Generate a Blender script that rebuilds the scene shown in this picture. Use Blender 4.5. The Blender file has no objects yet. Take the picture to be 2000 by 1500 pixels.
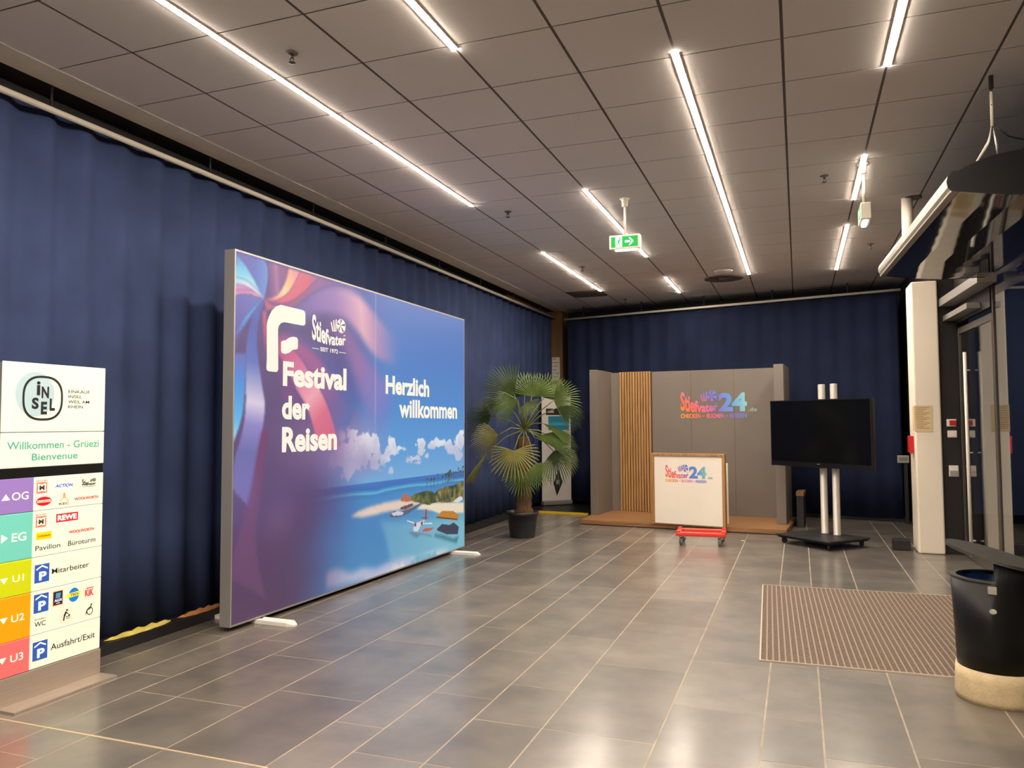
import bpy, bmesh, math, random
import numpy as np
from mathutils import Vector, Matrix

S = bpy.context.scene
C = S.collection
random.seed(7)
RNG = np.random.RandomState(3)
PI = math.pi

# ---------------------------------------------------------------- camera, world, exposure
YAW, PITCH, ROLL, FPX = 0.355784, 0.050437, -0.0049406, 1502.59
cf = Vector((-math.sin(YAW) * math.cos(PITCH), math.cos(YAW) * math.cos(PITCH), math.sin(PITCH)))
r0 = Vector((math.cos(YAW), math.sin(YAW), 0))
u0 = r0.cross(cf)
cr = math.cos(ROLL) * r0 + math.sin(ROLL) * u0
cu = -math.sin(ROLL) * r0 + math.cos(ROLL) * u0
cam_d = bpy.data.cameras.new('camera')
cam_d.sensor_width = 36.0
cam_d.lens = FPX / 2000 * 36.0
cam_d.clip_start = 0.05
cam = bpy.data.objects.new('camera', cam_d)
C.objects.link(cam)
M4 = Matrix((cr, cu, -cf)).transposed().to_4x4()
M4.translation = Vector((0, 0, 1.55))
cam.matrix_world = M4
S.camera = cam

W = bpy.data.worlds.new('night')
S.world = W
W.use_nodes = True
W.node_tree.nodes['Background'].inputs[0].default_value = (0.012, 0.016, 0.03, 1)
W.node_tree.nodes['Background'].inputs[1].default_value = 0.6

S.view_settings.view_transform = 'Standard'
S.view_settings.look = 'None'
S.view_settings.exposure = 0.3
S.view_settings.gamma = 1.0
S.view_settings.use_curve_mapping = False
S.cycles.max_bounces = 8
S.cycles.diffuse_bounces = 5
S.cycles.glossy_bounces = 4
S.cycles.transmission_bounces = 6
S.cycles.caustics_reflective = False
S.cycles.caustics_refractive = False
S.cycles.sample_clamp_indirect = 4.0

STRIP_POWER = 150.0          # emission of the LED strips
PRINT_POWER = 0.80          # back light of the fabric print
SIGN_POWER = 0.36           # emission of the directory panels

# ---------------------------------------------------------------- materials
def lin(c):
    return tuple(((x / 255) / 12.92 if x / 255 <= 0.04045 else ((x / 255 + 0.055) / 1.055) ** 2.4) for x in c)

def mat(name, rgb, rough=0.5, metal=0.0, noise=0.0, nscale=8.0, bump=0.0, bscale=40.0, emit=None, estr=0.0, spec=0.5, stretch=None):
    m = bpy.data.materials.new(name)
    m.use_nodes = True
    nt = m.node_tree
    b = nt.nodes['Principled BSDF']
    col = (*rgb, 1)
    b.inputs['Base Color'].default_value = col
    b.inputs['Roughness'].default_value = rough
    b.inputs['Metallic'].default_value = metal
    b.inputs['Specular IOR Level'].default_value = spec
    tc = nt.nodes.new('ShaderNodeTexCoord')
    src = tc.outputs['Object']
    if stretch:
        mp = nt.nodes.new('ShaderNodeMapping')
        mp.inputs['Scale'].default_value = stretch
        nt.links.new(src, mp.inputs['Vector'])
        src = mp.outputs['Vector']
    if noise > 0:
        n = nt.nodes.new('ShaderNodeTexNoise')
        n.inputs['Scale'].default_value = nscale
        n.inputs['Detail'].default_value = 6
        nt.links.new(src, n.inputs['Vector'])
        r = nt.nodes.new('ShaderNodeValToRGB')
        r.color_ramp.elements[0].position = 0.3
        r.color_ramp.elements[1].position = 0.7
        r.color_ramp.elements[0].color = (*[max(0, c * (1 - noise)) for c in rgb], 1)
        r.color_ramp.elements[1].color = (*[min(1, c * (1 + noise)) for c in rgb], 1)
        nt.links.new(n.outputs['Fac'], r.inputs['Fac'])
        nt.links.new(r.outputs['Color'], b.inputs['Base Color'])
    if bump > 0:
        n2 = nt.nodes.new('ShaderNodeTexNoise')
        n2.inputs['Scale'].default_value = bscale
        n2.inputs['Detail'].default_value = 4
        nt.links.new(src, n2.inputs['Vector'])
        bp = nt.nodes.new('ShaderNodeBump')
        bp.inputs['Strength'].default_value = bump
        bp.inputs['Distance'].default_value = 0.01
        nt.links.new(n2.outputs['Fac'], bp.inputs['Height'])
        nt.links.new(bp.outputs['Normal'], b.inputs['Normal'])
    if emit:
        b.inputs['Emission Color'].default_value = (*emit, 1)
        b.inputs['Emission Strength'].default_value = estr
    return m

def ink_mat(name, lit, both=False):
    """flat print: colour comes from the mesh's own colour attribute"""
    m = bpy.data.materials.new(name)
    m.use_nodes = True
    nt = m.node_tree
    b = nt.nodes['Principled BSDF']
    a = nt.nodes.new('ShaderNodeVertexColor')
    a.layer_name = 'Col'
    b.inputs['Roughness'].default_value = 0.4
    if lit > 0:
        b.inputs['Specular IOR Level'].default_value = 0.25
        if both:
            nt.links.new(a.outputs['Color'], b.inputs['Base Color'])
        else:
            b.inputs['Base Color'].default_value = (0.02, 0.02, 0.02, 1)
        nt.links.new(a.outputs['Color'], b.inputs['Emission Color'])
        b.inputs['Emission Strength'].default_value = lit
    else:
        nt.links.new(a.outputs['Color'], b.inputs['Base Color'])
    return m

def slate_mat():
    m = bpy.data.materials.new('slate')
    m.use_nodes = True
    nt = m.node_tree
    b = nt.nodes['Principled BSDF']
    geo = nt.nodes.new('ShaderNodeNewGeometry')
    oi = nt.nodes.new('ShaderNodeObjectInfo')
    n = nt.nodes.new('ShaderNodeTexNoise')
    n.inputs['Scale'].default_value = 2.2
    n.inputs['Detail'].default_value = 6
    n.inputs['Roughness'].default_value = 0.58
    n.inputs['Distortion'].default_value = 0.2
    nt.links.new(geo.outputs['Position'], n.inputs['Vector'])
    r = nt.nodes.new('ShaderNodeValToRGB')
    r.color_ramp.elements[0].position = 0.33
    r.color_ramp.elements[0].color = (0.094, 0.083, 0.070, 1)
    r.color_ramp.elements[1].position = 0.66
    r.color_ramp.elements[1].color = (0.165, 0.144, 0.118, 1)
    nt.links.new(n.outputs['Fac'], r.inputs['Fac'])
    mr = nt.nodes.new('ShaderNodeMapRange')
    mr.inputs['To Min'].default_value = 0.80
    mr.inputs['To Max'].default_value = 1.20
    nt.links.new(oi.outputs['Random'], mr.inputs['Value'])
    mx = nt.nodes.new('ShaderNodeVectorMath')
    mx.operation = 'SCALE'
    nt.links.new(r.outputs['Color'], mx.inputs[0])
    nt.links.new(mr.outputs['Result'], mx.inputs['Scale'])
    nt.links.new(mx.outputs['Vector'], b.inputs['Base Color'])
    n3 = nt.nodes.new('ShaderNodeTexNoise')
    n3.inputs['Scale'].default_value = 5.0
    n3.inputs['Detail'].default_value = 5
    nt.links.new(geo.outputs['Position'], n3.inputs['Vector'])
    rr = nt.nodes.new('ShaderNodeMapRange')
    rr.inputs['From Min'].default_value = 0.3
    rr.inputs['From Max'].default_value = 0.7
    rr.inputs['To Min'].default_value = 0.40
    rr.inputs['To Max'].default_value = 0.50
    nt.links.new(n3.outputs['Fac'], rr.inputs['Value'])
    nt.links.new(rr.outputs['Result'], b.inputs['Roughness'])
    b.inputs['Specular IOR Level'].default_value = 0.8
    b.inputs['Coat Weight'].default_value = 0.80
    b.inputs['Coat Roughness'].default_value = 0.20
    return m

def wood_mat(name, a, bcol, scale=(1, 14, 14), rough=0.45):
    m = bpy.data.materials.new(name)
    m.use_nodes = True
    nt = m.node_tree
    b = nt.nodes['Principled BSDF']
    tc = nt.nodes.new('ShaderNodeTexCoord')
    mp = nt.nodes.new('ShaderNodeMapping')
    mp.inputs['Scale'].default_value = scale
    nt.links.new(tc.outputs['Object'], mp.inputs['Vector'])
    n = nt.nodes.new('ShaderNodeTexNoise')
    n.inputs['Scale'].default_value = 2.5
    n.inputs['Detail'].default_value = 8
    n.inputs['Distortion'].default_value = 0.8
    nt.links.new(mp.outputs['Vector'], n.inputs['Vector'])
    r = nt.nodes.new('ShaderNodeValToRGB')
    r.color_ramp.elements[0].position = 0.35
    r.color_ramp.elements[0].color = (*a, 1)
    r.color_ramp.elements[1].position = 0.66
    r.color_ramp.elements[1].color = (*bcol, 1)
    nt.links.new(n.outputs['Fac'], r.inputs['Fac'])
    nt.links.new(r.outputs['Color'], b.inputs['Base Color'])
    b.inputs['Roughness'].default_value = rough
    return m

def wavy_mat():
    m = mat('glossy_black', (0.012, 0.012, 0.014), rough=0.06, spec=0.9)
    nt = m.node_tree
    b = nt.nodes['Principled BSDF']
    geo = nt.nodes.new('ShaderNodeNewGeometry')
    w = nt.nodes.new('ShaderNodeTexWave')
    w.wave_type = 'BANDS'
    w.bands_direction = 'Y'
    w.inputs['Scale'].default_value = 1.1
    w.inputs['Distortion'].default_value = 2.0
    w.inputs['Detail'].default_value = 2
    nt.links.new(geo.outputs['Position'], w.inputs['Vector'])
    bp = nt.nodes.new('ShaderNodeBump')
    bp.inputs['Strength'].default_value = 0.04
    bp.inputs['Distance'].default_value = 0.01
    nt.links.new(w.outputs['Fac'], bp.inputs['Height'])
    nt.links.new(bp.outputs['Normal'], b.inputs['Normal'])
    return m

MT = {}
MT['slate'] = slate_mat()
MT['grout'] = mat('grout', (0.34, 0.28, 0.21), 0.7, noise=0.25, nscale=6)
MT['ceil'] = mat('ceiling_board', (0.88, 0.83, 0.78), 0.85, bump=0.08, bscale=120)
MT['ceil_gap'] = mat('ceiling_joint', (0.14, 0.118, 0.10), 0.8)
MT['border'] = mat('plaster_border', (0.90, 0.83, 0.72), 0.85, noise=0.06, nscale=3)
MT['dark_wall'] = mat('dark_brown_wall', (0.009, 0.0065, 0.006), 0.6, noise=0.3, nscale=3)
MT['brown'] = wood_mat('brown_veneer', (0.13, 0.066, 0.024), (0.20, 0.105, 0.042), (3, 3, 0.3), 0.5)
MT['curtain'] = mat('navy_curtain', (0.033, 0.050, 0.122), 0.85, noise=0.18, nscale=2.5, bump=0.12, bscale=260, spec=0.2)
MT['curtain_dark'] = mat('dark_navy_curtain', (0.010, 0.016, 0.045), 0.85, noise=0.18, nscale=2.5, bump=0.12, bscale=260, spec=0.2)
MT['rail'] = mat('rail_white', (0.68, 0.62, 0.52), 0.45)
MT['black'] = mat('matte_black', (0.012, 0.011, 0.012), 0.5, noise=0.2, nscale=12)
MT['satin_black'] = mat('satin_black', (0.0045, 0.004, 0.0045), 0.42, noise=0.15, nscale=9, spec=0.3)
MT['screen'] = mat('screen_glass', (0.003, 0.003, 0.004), 0.12, spec=0.35)
MT['lid'] = mat('brushed_dark_steel', (0.10, 0.095, 0.085), 0.42, metal=0.6, noise=0.15, nscale=30)
MT['glossy'] = wavy_mat()
MT['alu'] = mat('aluminium', (0.55, 0.53, 0.50), 0.35, metal=0.85, bump=0.03, bscale=90)
MT['door_frame'] = mat('dark_door_frame', (0.11, 0.095, 0.085), 0.45, metal=0.4)
MT['alu_frame'] = mat('anodised_frame', (0.36, 0.35, 0.34), 0.45, metal=0.5)
MT['chrome'] = mat('chrome', (0.75, 0.74, 0.72), 0.16, metal=1.0)
MT['silver'] = mat('silver_paint', (0.38, 0.35, 0.31), 0.42, metal=0.35)
MT['steel'] = mat('brushed_steel', (0.50, 0.42, 0.35), 0.42, metal=0.55, noise=0.08, nscale=40, stretch=(1, 0.1, 3))
MT['white'] = mat('white_paint', (0.90, 0.83, 0.72), 0.5, noise=0.03, nscale=2)
MT['pillar'] = mat('pillar_paint', (0.90, 0.80, 0.66), 0.5, noise=0.04, nscale=1.5)
MT['foot'] = mat('white_foot', (0.82, 0.78, 0.74), 0.4)
MT['taupe'] = mat('taupe_panel', (0.165, 0.140, 0.118), 0.6, noise=0.05, nscale=2)
MT['oak'] = wood_mat('oak', (0.30, 0.155, 0.050), (0.46, 0.26, 0.10), (16, 16, 0.8), 0.45)
MT['oak_dark'] = wood_mat('oak_floor', (0.20, 0.095, 0.036), (0.33, 0.17, 0.068), (0.8, 16, 16), 0.42)
MT['red'] = mat('red_plastic', (0.80, 0.045, 0.025), 0.35)
MT['redbox'] = mat('red_enamel', (0.55, 0.01, 0.015), 0.35)
MT['rubber'] = mat('grey_rubber', (0.19, 0.185, 0.18), 0.6)
MT['pot'] = mat('black_plastic_pot', (0.014, 0.014, 0.016), 0.45, noise=0.1, nscale=10)
MT['soil'] = mat('potting_soil', (0.03, 0.02, 0.012), 0.95, noise=0.4, nscale=60, bump=0.8, bscale=80)
MT['bark'] = mat('palm_fibre', (0.10, 0.055, 0.022), 0.9, noise=0.5, nscale=30, bump=0.9, bscale=60, stretch=(1, 1, 0.4))
MT['leaf'] = mat('palm_leaf', (0.10, 0.15, 0.035), 0.5, noise=0.35, nscale=5)
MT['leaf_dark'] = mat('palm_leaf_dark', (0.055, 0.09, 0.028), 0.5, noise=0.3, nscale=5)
MT['leaf_pale'] = mat('palm_leaf_yellowing', (0.20, 0.19, 0.05), 0.5, noise=0.35, nscale=4)
MT['petiole'] = mat('palm_stalk', (0.13, 0.14, 0.035), 0.5)
MT['concrete'] = mat('exposed_concrete', (0.60, 0.47, 0.28), 0.85, noise=0.12, nscale=14, bump=0.35, bscale=70)
MT['bag'] = mat('blue_bin_bag', (0.008, 0.03, 0.10), 0.35, bump=0.6, bscale=25)
MT['carpet'] = mat('brown_mat_pile', (0.15, 0.105, 0.078), 0.95, noise=0.35, nscale=90, bump=0.5, bscale=300)
MT['matrail'] = mat('mat_rail', (0.27, 0.21, 0.158), 0.6)
MT['matframe'] = mat('mat_frame', (0.52, 0.44, 0.35), 0.5)
MT['brass'] = mat('brass_strip', (0.72, 0.56, 0.36), 0.4, metal=0.5)
MT['yellow'] = mat('yellow_edge', (0.80, 0.52, 0.02), 0.5)
MT['yellow_cloth'] = mat('yellow_cloth', (0.62, 0.50, 0.10), 0.8, noise=0.2, nscale=12)
MT['orange_cloth'] = mat('orange_cloth', (0.40, 0.16, 0.05), 0.8, noise=0.2, nscale=12)
MT['paper'] = mat('buff_paper', (0.72, 0.55, 0.32), 0.7, noise=0.05, nscale=9)
MT['banner'] = mat('banner_white', (0.62, 0.58, 0.54), 0.5)
MT['led'] = mat('led_diffuser', (0.8, 0.8, 0.8), 0.4, emit=(1.0, 0.86, 0.71), estr=STRIP_POWER)
MT['ink'] = ink_mat('print_ink', 0)
MT['ink_lit'] = ink_mat('print_backlit', PRINT_POWER)
MT['ink_sign'] = ink_mat('panel_print', SIGN_POWER, True)
MT['ink_exit'] = ink_mat('exit_print', 1.1)
MT['panel'] = mat('cream_panel', (0.74, 0.75, 0.60), 0.3, emit=(0.80, 0.83, 0.64), estr=SIGN_POWER)
MT['asphalt'] = mat('dark_paving', (0.02, 0.02, 0.022), 0.8, noise=0.3, nscale=10)

def glass_mat():
    m = bpy.data.materials.new('clear_glass')
    m.use_nodes = True
    b = m.node_tree.nodes['Principled BSDF']
    b.inputs['Base Color'].default_value = (0.93, 0.96, 0.95, 1)
    b.inputs['Roughness'].default_value = 0.0
    b.inputs['Transmission Weight'].default_value = 1.0
    b.inputs['IOR'].default_value = 1.5
    return m
MT['glass'] = glass_mat()

# ---------------------------------------------------------------- object helpers
def link(name, me, m=None, parent=None, loc=None, rz=None):
    o = bpy.data.objects.new(name, me)
    C.objects.link(o)
    if m is not None and me is not None and len(me.materials) == 0:
        me.materials.append(MT[m] if isinstance(m, str) else m)
    if loc is not None:
        o.location = loc
    if rz is not None:
        o.rotation_euler = (0, 0, rz)
    if parent is not None:
        o.parent = parent
    return o

def tag(o, label, cat, group=None):
    o['label'] = label
    o['category'] = cat
    if group:
        o['group'] = group
    return o

def thing(name, label, cat, loc=(0, 0, 0), rz=0.0, group=None):
    o = bpy.data.objects.new(name, None)
    o.empty_display_size = 0.1
    C.objects.link(o)
    o.location = loc
    o.rotation_euler = (0, 0, rz)
    return tag(o, label, cat, group)

def structure(o):
    o['kind'] = 'structure'
    return o

def copy_tree(o, parent=None):
    c = o.copy()
    C.objects.link(c)
    if parent is not None:
        c.parent = parent
    for ch in list(o.children):
        copy_tree(ch, c)
    return c

class MB:
    """collects shapes and links them as one mesh"""
    def __init__(self):
        self.bm = bmesh.new()

    def box(self, x0, x1, y0, y1, z0, z1, bev=0.0, seg=2):
        ret = bmesh.ops.create_cube(self.bm, size=1.0)
        vs = ret['verts']
        for v in vs:
            v.co = Vector(((x0 + x1) / 2 + v.co.x * (x1 - x0), (y0 + y1) / 2 + v.co.y * (y1 - y0), (z0 + z1) / 2 + v.co.z * (z1 - z0)))
        if bev > 0:
            es = list({e for v in vs for e in v.link_edges})
            bmesh.ops.bevel(self.bm, geom=es, offset=bev, segments=seg, affect='EDGES', profile=0.5)
        return self

    def obox(self, c, ux, sx, sy, sz, bev=0.0):
        """box with centre c, its x axis along the 2-D direction ux"""
        ret = bmesh.ops.create_cube(self.bm, size=1.0)
        vs = ret['verts']
        u = Vector((ux[0], ux[1], 0)).normalized()
        v2 = Vector((-u.y, u.x, 0))
        for v in vs:
            v.co = Vector(c) + u * (v.co.x * sx) + v2 * (v.co.y * sy) + Vector((0, 0, v.co.z * sz))
        if bev > 0:
            es = list({e for v in vs for e in v.link_edges})
            bmesh.ops.bevel(self.bm, geom=es, offset=bev, segments=2, affect='EDGES', profile=0.5)
        return self

    def prism(self, poly, z0, z1):
        b = [self.bm.verts.new((x, y, z0)) for x, y in poly]
        t = [self.bm.verts.new((x, y, z1)) for x, y in poly]
        n = len(poly)
        self.bm.faces.new(b[::-1])
        self.bm.faces.new(t)
        for i in range(n):
            self.bm.faces.new((b[i], b[(i + 1) % n], t[(i + 1) % n], t[i]))
        return self

    def lathe(self, prof, cx=0, cy=0, n=32, cap=True):
        rings = []
        for r, z in prof:
            rings.append([self.bm.verts.new((cx + r * math.cos(2 * PI * i / n), cy + r * math.sin(2 * PI * i / n), z)) for i in range(n)])
        for a, b in zip(rings, rings[1:]):
            for i in range(n):
                f = self.bm.faces.new((a[i], a[(i + 1) % n], b[(i + 1) % n], b[i]))
                f.smooth = True
        if cap:
            self.bm.faces.new(rings[0][::-1])
            self.bm.faces.new(rings[-1])
        return self

    def tube(self, pts, r, n=8, r2=None):
        pts = [Vector(p) for p in pts]
        rings = []
        for i, p in enumerate(pts):
            a = pts[max(0, i - 1)]
            b = pts[min(len(pts) - 1, i + 1)]
            d = (b - a).normalized()
            up = Vector((0, 0, 1)) if abs(d.z) < 0.9 else Vector((1, 0, 0))
            s = d.cross(up).normalized()
            t = s.cross(d)
            rr = r if r2 is None else r + (r2 - r) * i / (len(pts) - 1)
            rings.append([self.bm.verts.new(p + s * (rr * math.cos(2 * PI * k / n)) + t * (rr * math.sin(2 * PI * k / n))) for k in range(n)])
        for a, b in zip(rings, rings[1:]):
            for i in range(n):
                f = self.bm.faces.new((a[i], a[(i + 1) % n], b[(i + 1) % n], b[i]))
                f.smooth = True
        self.bm.faces.new(rings[0][::-1])
        self.bm.faces.new(rings[-1])
        return self

    def poly3(self, pts):
        self.bm.faces.new([self.bm.verts.new(p) for p in pts])
        return self

    def mesh(self, name):
        bmesh.ops.recalc_face_normals(self.bm, faces=self.bm.faces[:])
        me = bpy.data.meshes.new(name)
        self.bm.to_mesh(me)
        self.bm.free()
        return me

    def build(self, name, m, parent=None, loc=None, rz=None):
        return link(name, self.mesh(name), m, parent, loc, rz)

def smooth(o):
    for p in o.data.polygons:
        p.use_smooth = True
    return o

# flat print: 2-D triangles placed on a plane (origin, U, V), with colour
def set_col(me, cols):
    at = me.color_attributes.new('Col', 'FLOAT_COLOR', 'POINT')
    a = np.ones((len(me.vertices), 4), dtype=np.float32)
    a[:, :3] = cols
    at.data.foreach_set('color', a.ravel())

class Flat:
    """polygons in plane coordinates, each with a colour; becomes one mesh of flat print"""
    def __init__(self, O, U, V, lift=0.0015):
        self.O, self.U, self.V = Vector(O), Vector(U).normalized(), Vector(V).normalized()
        self.N = self.U.cross(self.V)
        self.lift = lift
        self.vs, self.fs, self.cs = [], [], []
        self.layer = 0

    def add(self, pts, faces, col, dz=0.0):
        k = len(self.vs)
        for i, (a, b) in enumerate(pts):
            self.vs.append(self.O + self.U * a + self.V * b + self.N * (self.lift + dz))
            c = col(a, b) if callable(col) else col
            self.cs.append(c)
        for f in faces:
            self.fs.append([k + i for i in f])

    def poly(self, pts, col, dz=0.0):
        self.add(pts, [list(range(len(pts)))], col, dz)
        return self

    def rect(self, a0, a1, b0, b1, col, dz=0.0):
        return self.poly([(a0, b0), (a1, b0), (a1, b1), (a0, b1)], col, dz)

    def ell(self, a, b, ra, rb, col, dz=0.0, n=32, t0=0, t1=2 * PI):
        return self.poly([(a + ra * math.cos(t0 + (t1 - t0) * i / n), b + rb * math.sin(t0 + (t1 - t0) * i / n)) for i in range(n + (0 if t1 - t0 > 6.2 else 1))], col, dz)

    def ring(self, a, b, ra, rb, w, col, dz=0.0, n=40, sq=2.0):
        def pt(t, k):
            c, s = math.cos(t), math.sin(t)
            return (a + (ra - k) * math.copysign(abs(c) ** (2 / sq), c), b + (rb - k) * math.copysign(abs(s) ** (2 / sq), s))
        for i in range(n):
            t0, t1 = 2 * PI * i / n, 2 * PI * (i + 1) / n
            self.poly([pt(t0, 0), pt(t1, 0), pt(t1, w), pt(t0, w)], col, dz)
        return self

    def line(self, p, q, w, col, dz=0.0):
        d = Vector((q[0] - p[0], q[1] - p[1])).normalized()
        n = Vector((-d.y, d.x)) * (w / 2)
        return self.poly([(p[0] + n.x, p[1] + n.y), (p[0] - n.x, p[1] - n.y), (q[0] - n.x, q[1] - n.y), (q[0] + n.x, q[1] + n.y)], col, dz)

    def text(self, s, a0, b0, a1, b1, col, bold=0.0, dz=0.0, warp=None, shear=0.0):
        """text fitted to the box (a0,b0)-(a1,b1)"""
        vs, fs = text_geo(s, bold)
        mn, mxx = vs.min(0), vs.max(0)
        uvs = (vs - mn) / (mxx - mn)
        pts = []
        for x, y in uvs:
            if warp:
                pts.append(warp(x, y))
            else:
                pts.append((a0 + (a1 - a0) * x + shear * (y - 0.5) * (b1 - b0), b0 + (b1 - b0) * y))
        self.add(pts, fs, col, dz)
        return self

    def build(self, name, m, parent):
        me = bpy.data.meshes.new(name)
        base = Vector((0, 0, 0))
        inv = parent.matrix_world.inverted() if parent is not None else Matrix()
        me.from_pydata([tuple(v) for v in self.vs], [], self.fs)
        set_col(me, np.array([lin(c) for c in self.cs], dtype=np.float32))
        me.update()
        return link(name, me, m, parent)

TEXT_CACHE = {}
def text_geo(s, bold):
    key = (s, bold)
    if key in TEXT_CACHE:
        return TEXT_CACHE[key]
    cu_ = bpy.data.curves.new('lettering', 'FONT')
    cu_.body = s
    cu_.resolution_u = 4
    cu_.offset = bold
    o = bpy.data.objects.new('lettering', cu_)
    C.objects.link(o)
    dg = bpy.context.evaluated_depsgraph_get()
    me = bpy.data.meshes.new_from_object(o.evaluated_get(dg))
    vs = np.empty(len(me.vertices) * 3)
    me.vertices.foreach_get('co', vs)
    vs = vs.reshape(-1, 3)[:, :2].copy()
    fs = [list(p.vertices) for p in me.polygons]
    bpy.data.objects.remove(o)
    bpy.data.curves.remove(cu_)
    bpy.data.meshes.remove(me)
    TEXT_CACHE[key] = (vs, fs)
    return vs, fs

def rebase(root, loc):
    loc = Vector(loc)
    root.location = loc
    for ch in root.children:
        ch.location = ch.location - loc
    return root

def clip_poly(poly, fn):
    """keep the part of a 2-D polygon where fn >= 0 (fn linear)"""
    out = []
    for i, p in enumerate(poly):
        q = poly[(i + 1) % len(poly)]
        a, b = fn(p), fn(q)
        if a >= 0:
            out.append(p)
        if (a >= 0) != (b >= 0):
            t = a / (a - b)
            out.append((p[0] + (q[0] - p[0]) * t, p[1] + (q[1] - p[1]) * t))
    return out

CEIL = 3.743
def far_y(x):            # face of the far wall
    return 14.86 - (x + 4.3) * 0.135
def right_x(y):          # plane of the glazed right-hand wall
    return 1.775 - 0.045 * (y - 10.2)
BACK_Y = -7.0
LEFT_X = -4.66

# ---------------------------------------------------------------- floor
fl = structure(MB().prism([(LEFT_X, BACK_Y), (right_x(BACK_Y) + 0.1, BACK_Y), (right_x(10.2), 10.2), (1.7, far_y(1.7)), (LEFT_X, far_y(LEFT_X))], -0.12, -0.0008).build('floor', 'grout'))
STRIPS = [LEFT_X + 0.02, -4.23, -3.94, -3.645, -3.355, -2.875, -2.30, -2.01, -1.635, -1.255, -0.685, -0.20, 0.08, 0.475, 1.00, 1.30, 1.85, 2.4]
JOINTS = {-3.645: [3.52, 4.65], -3.355: [3.52, 4.37, 5.8, 6.9], -2.875: [3.81, 4.94, 5.80, 6.93], -2.30: [3.52, 4.37, 5.50, 6.63, 7.735], -2.01: [4.085, 5.0, 6.05, 7.165, 8.28],
          -1.635: [3.225, 3.79, 4.36, 5.48, 6.3, 7.435], -1.255: [3.79, 4.915, 6.005, 6.875, 7.95], -0.685: [4.34, 5.2, 6.30, 7.395, 8.45], -0.20: [4.34, 5.2, 6.1, 6.9, 8.0], 0.08: [3.9, 5.1, 6.3, 7.4, 8.2, 9.29]}
MATQ = [(-0.272, 5.31), (1.75, 5.41), (1.66, 7.84), (-0.355, 7.745)]
tile_n = 0
for k in range(len(STRIPS) - 1):
    x0, x1 = STRIPS[k], STRIPS[k + 1]
    js = list(JOINTS.get(x0, []))
    if not js:
        js = [3.2 + 0.29 * ((k * 5) % 4)]
    step = [0.86, 1.13, 1.13, 0.565, 1.13]
    i = k
    while js[-1] < 15:
        js.append(js[-1] + step[i % 5]); i += 1
    while js[0] > 0.9:
        js.insert(0, js[0] - step[i % 5]); i += 1
    js.insert(0, BACK_Y)
    for y0, y1 in zip(js, js[1:]):
        gx = 0.0048
        gy = 0.0036
        poly = [(x0 + gx, y0 + gy), (x1 - gx, y0 + gy), (x1 - gx, y1 - gy), (x0 + gx, y1 - gy)]
        poly = clip_poly(poly, lambda p: far_y(p[0]) - p[1])
        if len(poly) > 2:
            poly = clip_poly(poly, lambda p: right_x(p[1]) - p[0])
        if len(poly) > 2:
            poly = clip_poly(poly, lambda p: p[1] - BACK_Y)
        if len(poly) < 3:
            continue
        if x0 < -2.3 and y0 < 2.945 < y1:      # the brass movement joint cuts these slabs
            pa = clip_poly(poly, lambda p: 2.938 - p[1]); pb = clip_poly(poly, lambda p: p[1] - 2.952)
            parts_ = [q for q in (pa, pb) if len(q) > 2]
        else:
            parts_ = [poly]
        for q in parts_:
            cx = sum(p[0] for p in q) / len(q); cy = sum(p[1] for p in q) / len(q)
            ins = (-0.355 + (7.745 - cy) * 0.034) < cx - 0.0 and 5.33 < cy < 7.75
            MB().prism([(a - cx, b - cy) for a, b in q], -0.012, 0.0).build('floor_tile', 'slate', fl, (cx, cy, 0))
            tile_n += 1
MB().box(LEFT_X, -2.28, 2.939, 2.951, -0.01, 0.001).build('joint_strip', 'brass', fl)
g = MB()
g.prism([(-4.5, 11.118), (0.9, 10.606), (0.9, 10.614), (-4.5, 11.126)], 0.0, 0.0015)
g.build('joint_strip', 'matrail', fl)

# ---------------------------------------------------------------- ceiling
ce = structure(MB().prism([(LEFT_X, BACK_Y), (right_x(BACK_Y) + 0.1, BACK_Y), (right_x(10.2) + 0.05, 10.2), (1.75, far_y(1.75)), (LEFT_X, far_y(LEFT_X))], CEIL + 0.0045, CEIL + 0.1).build('ceiling', 'ceil_gap'))
MB().prism([(LEFT_X + .002, BACK_Y + .01), (-4.462, BACK_Y + .01), (-4.462, far_y(-4.462) - .01), (LEFT_X + .002, far_y(LEFT_X) - .01)], CEIL - .004, CEIL + .0045).build('dark_edge_strip', 'dark_wall', ce)  # flat dark strip added past the plaster, standing in for the dark wall
MB().prism([(-4.46, BACK_Y), (-4.235, BACK_Y), (-4.235, far_y(-4.235) - 0.01), (-4.46, far_y(-4.46) - 0.01)], CEIL - 0.006, CEIL + 0.0045).build('plaster_strip', 'border', ce)
GX, GY, T = -0.0396, 3.9813, 0.6
GRILLE = (-6, 14)                   # the tile replaced by the dark return grille
ct_me = MB().box(-T / 2 + 0.0085, T / 2 - 0.0085, -T / 2 + 0.0052, T / 2 - 0.0052, -0.012, -0.0078, 0.001, 1).mesh('ceiling_tile')
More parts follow.
